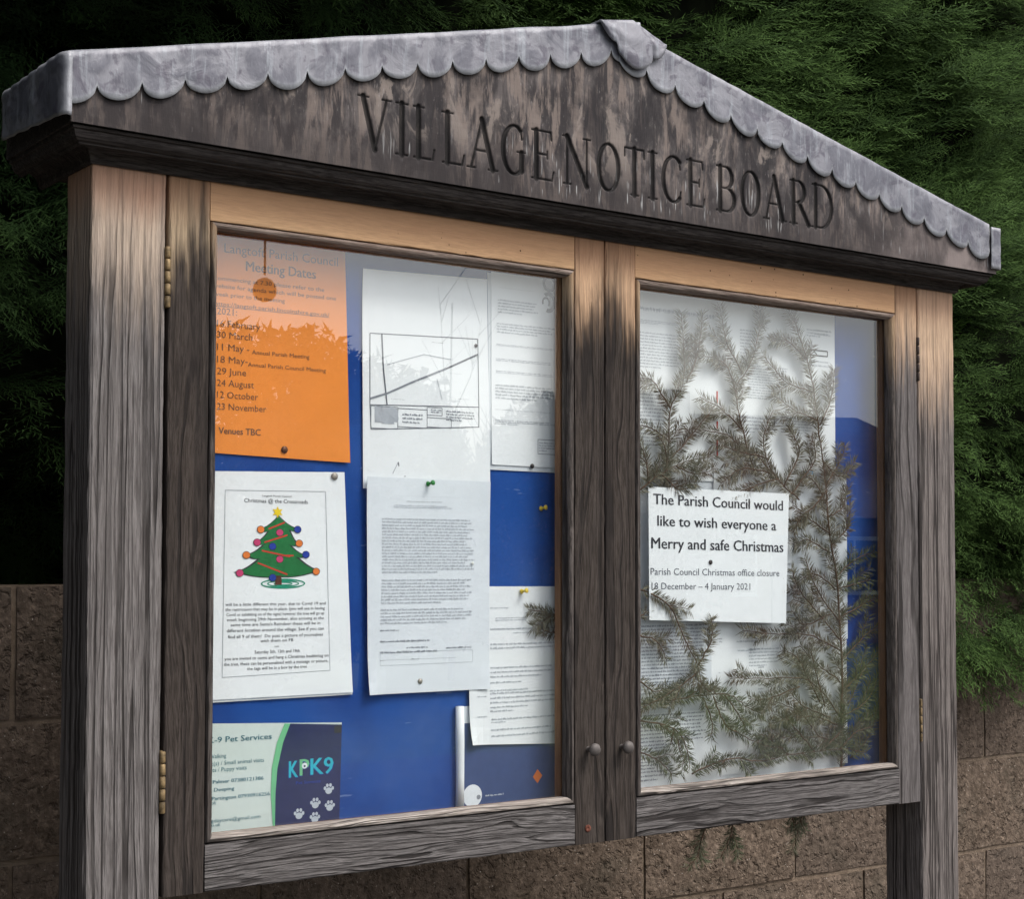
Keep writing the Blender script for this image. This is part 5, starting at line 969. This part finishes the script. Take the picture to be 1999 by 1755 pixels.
for bi, (key, pls) in enumerate(D['branches']):
    lab, nm = FIR[key]; r_ = random.Random(bi * 7 + 1); root = pls[0][0]
    br = tagit(empty('fir_branch', root), lab, 'fir branch', None if key == 'x' else 'fir branches tucked inside the notice board')
    stem = MB(); V_ = []; F_ = []
    free = key.startswith('below'); big_ = key in ('main',)
    extra = []
    for pl in pls:     # side twigs make the spray bushier
        P = smooth(pl)
        L_ = sum((a - b).length for a, b in zip(P, P[1:]))
        m = int(L_ / (.070 if not free else .04))
        for k in range(m):
            i = int(len(P) * (k + .5) / m * .92); 
            if i >= len(P) - 1: continue
            t_ = (P[i + 1] - P[i]).normalized(); s = (1 if k % 2 else -1)
            sd_ = Vector((t_.z, 0, -t_.x)) * s; dd = (t_ * r_.uniform(.8, 1.2) + sd_ * r_.uniform(.5, .9)).normalized(); ln = r_.uniform(.028, .048) * (1 - .5 * k / max(1, m))
            extra.append([tuple(P[i]), tuple(P[i] + dd * ln * .55 + Vector((0, r_.uniform(-.003, .003), 0))), tuple(P[i] + dd * ln + t_ * ln * .15 + Vector((0, r_.uniform(-.005, .005), 0)))])
    for li, pl in enumerate(list(pls) + extra):
        P = smooth(pl, 6 if li < len(pls) else 3); jig = [Vector((r_.uniform(-.0012, .0012), 0, r_.uniform(-.0012, .0012))) for _ in P]
        P = [a + b for a, b in zip(P, jig)]
        r0 = (.0026 if big_ and li == 0 else .0015) if li < len(pls) else .0008
        stem.tube(P, [r0 * (1 - .6 * i / len(P)) for i in range(len(P))], 5)
        step = .00075; acc = 0.0
        for a, b in zip(P, P[1:]):
            seg = b - a; L_ = seg.length; n = max(1, int(L_ / step)); t_ = seg.normalized()
            sd_ = Vector((t_.z, 0, -t_.x)).normalized() if abs(t_.y) < .9 else Vector((1, 0, 0)); up = Vector((0, -1, 0))
            for k in range(n):
                for s in (1, -1):
                    if r_.random() < .30: continue
                    p0 = a + seg * (k + r_.random()) / n; ph = r_.uniform(-.9, .9)
                    d_ = (t_ * r_.uniform(.45, .85) + sd_ * s * math.cos(ph) * r_.uniform(.75, 1.1) + up * math.sin(ph) * .6).normalized()
                    ln = r_.uniform(.0135, .0200); tip_ = p0 + d_ * ln
                    if not free:
                        ylo, yhi = .0222, (.0300 if key in ('arching',) else .0500)
                        tip_.y = min(max(tip_.y, ylo), yhi); p0.y = min(max(p0.y, ylo), yhi)
                    wv = d_.cross(Vector((r_.uniform(-.6, .6), -1, r_.uniform(-.6, .6)))).normalized() * .00068
                    n0 = len(V_); mid_ = p0.lerp(tip_, .45)
                    V_ += [p0, mid_ + wv, tip_, mid_ - wv]; F_ += [(n0, n0 + 1, n0 + 2, n0 + 3)]
    tagit(stem.build('stem', M_STEM, br, root, True), kind='stuff' if key == 'shortleft' else None)
    nd = obj_np('needles', [tuple(q) for q in V_], F_, nm, br, root); tagit(nd, kind='stuff')

# ================================================================ ACROSS THE ROAD (seen mirrored in the glass)
M_BRICK = ground_mat('house_brick', (0.20, 0.11, 0.075), (0.28, 0.17, 0.12), 8); M_TILE = ground_mat('roof_tiles', (0.09, 0.055, 0.045), (0.14, 0.085, 0.065), 6)
M_WIN = plain('dark_window_glass', (0.02, 0.025, 0.03), 0.1, 0.5); M_UPVC = plain('white_window_frame', (0.7, 0.7, 0.7), 0.5, 0.4)
hx, hy = 24.4, -24.0
house = tagit(empty('bungalow', (hx, hy, GZ)), 'brick bungalow across the road with a low tiled roof', 'house')
mb = MB(); mb.box(17.5, 29.5, -27.5, -20.5, GZ, 1.35); mb.build('wall', M_BRICK, house, (hx, hy, GZ))
rv = [(17.1, -20.1, 1.3), (30, -20.1, 1.3), (30, -27.9, 1.3), (17.1, -27.9, 1.3), (18.9, -24, 3.45), (27.0, -24, 3.75)]
rf = obj('roof', rv, [(1, 0, 4, 5), (3, 2, 5, 4), (0, 3, 4), (2, 1, 5), (0, 1, 2, 3)], M_TILE, house, (hx, hy, GZ))
mb = MB(); mb.box(21.0, 21.7, -24.4, -23.7, 2.8, 4.0); mb.build('chimney', M_BRICK, rf, (hx, hy, GZ))
for a in (18.7, 22.2, 26.2):
    mb = MB(); mb.box(a, a + 1.8, -20.52, -20.44, -.2, .95); wf = mb.build('window', M_UPVC, house, (hx, hy, GZ))
    mb = MB(); mb.box(a + .08, a + .86, -20.44, -20.42, -.12, .87); mb.box(a + .94, a + 1.72, -20.44, -20.42, -.12, .87); mb.build('pane', M_WIN, wf, (hx, hy, GZ))
mb = MB(); mb.box(20.9, 21.8, -20.52, -20.45, GZ, .95); mb.build('door', I_NAVY, house, (hx, hy, GZ))
def cloud_tree(name, label, x, y, H, rad, seed, n, bare=False, zc=0.55, cat='tree', group=None):
    tr_ = tagit(empty(name, (x, y, GZ)), label, cat, group); r = np.random.default_rng(seed); rr = random.Random(seed)
    tb = MB(); tb.tube([(x, y, GZ), (x + .05, y, GZ + H * .3), (x - .05, y + .03, GZ + H * .6), (x, y, GZ + H * .9)], [H * (.008 if bare else .03), H * (.005 if bare else .024), H * (.003 if bare else .015), H * .002], 8)
    tb.build('trunk', M_BARK, tr_, (x, y, GZ), True)
    if bare:
        for k in range(5):
            z0 = GZ + H * rr.uniform(.3, .8); a = rr.uniform(0, 6.28); l = rad * rr.uniform(.6, 1.2)
            q = [Vector((x, y, z0)), Vector((x + math.cos(a) * l * .5, y + math.sin(a) * l * .5, z0 + l * .45)), Vector((x + math.cos(a) * l * .8, y + math.sin(a) * l * .8, z0 + l * 1.05))]
            tb = MB(); tb.tube(q, [.010, .007, .003], 5)
            for _ in range(7):
                s = q[1].lerp(q[2], rr.random()); tb.tube([s, s + Vector((rr.uniform(-.4, .4), rr.uniform(-.4, .4), rr.uniform(.3, .7)))], [.006, .003], 4)
            tb.build('limb', M_BARK, tr_, (x, y, GZ), True)
        return tr_
    u = r.normal(size=(n, 3)); u /= np.linalg.norm(u, axis=1)[:, None]; rad_ = r.uniform(.55, 1.0, n) ** .5
    P = u * rad_[:, None] * np.array([rad, rad, H * .5 * .95]); lump = np.array([mnoise.noise(Vector(q * 1.5) + Vector((seed, 0, 0))) for q in u]); P *= (1 + .35 * lump)[:, None]
    P += np.array([x, y, GZ + H * zc]); P = P[P[:, 2] > GZ + .1]; n = len(P)
    e1 = r.normal(size=(n, 3)); e2 = r.normal(size=(n, 3)); s = .06
    V_ = np.stack([P, P + e1 * s, P + e2 * s], 1).reshape(-1, 3)
    c = obj_np('crown', V_, np.arange(3 * n).reshape(-1, 3), M_LEAF, tr_, (x, y, GZ)); tagit(c, kind='stuff'); return tr_
cloud_tree('evergreen_tree', 'broad dark evergreen across the road, nearest the left door', 7.5, -14.6, 4.05, 1.5, 5, 26000)
cloud_tree('evergreen_tree', 'low rounded evergreen bush across the road', 9.4, -15.6, 3.9, 1.5, 6, 24000, group=None)
cloud_tree('bare_tree', 'leafless tree across the road between the evergreens and the bungalow', 11.2, -16.5, 5.6, 1.5, 8, 0, bare=True)
cloud_tree('evergreen_tree', 'wide evergreen beside the bungalow gable', 14.2, -17.5, 3.9, 2.2, 9, 26000)
mb = MB(); mb.box(-20, 45, -28.6, -28.2, GZ, 0.9); mb.build('garden_fence', plain('fence_brown', (.12, .08, .05), .9, .1), None, (0, -28.4, GZ))
tagit(bpy.data.objects['garden_fence'], 'long brown garden fence behind the bungalow', 'fence')
# lantern hanging over the pavement edge
lx, ly = 3.21, -5.96
lan = tagit(empty('hanging_lantern', (lx, ly, 1.83)), 'round dark lantern hanging on a thin wire by the road', 'lantern')
mb = MB(); mb.lathe((lx, ly, 1.745), (0, 0, 1), [(.015, .022), (.042, .034), (.060, .057), (.064, .085), (.058, .112), (.038, .138), (.014, .150)], 18); mb.build('globe', M_DARKMETAL, lan, (lx, ly, 1.83), True)
mb = MB(); mb.tube([(lx, ly, 1.91), (lx, ly, 2.35)], .006, 6); mb.build('wire', M_DARKMETAL, lan, (lx, ly, 1.83))
pl_ = tagit(empty('lamp_post', (2.4, ly, GZ)), 'dark iron post with an arm holding the hanging lantern', 'lamp post')
mb = MB(); mb.tube([(2.4, ly, GZ), (2.4, ly, 2.45)], .03, 8); mb.build('pole', M_DARKMETAL, pl_, (2.4, ly, GZ), True)
mb = MB(); mb.tube([(2.4, ly, 2.38), (lx + .05, ly, 2.36)], .012, 6); mb.build('arm', M_DARKMETAL, pl_, (2.4, ly, GZ), True)
bpy.context.view_layer.update()
# unseen tall evergreen by the wall's left end, added to block sky light
cloud_tree('evergreen_tree', 'tall unseen evergreen added to shade the left end of the block wall', -1.95, -0.1, 5.2, 1.0, 12, 40000)
bpy.context.view_layer.update()
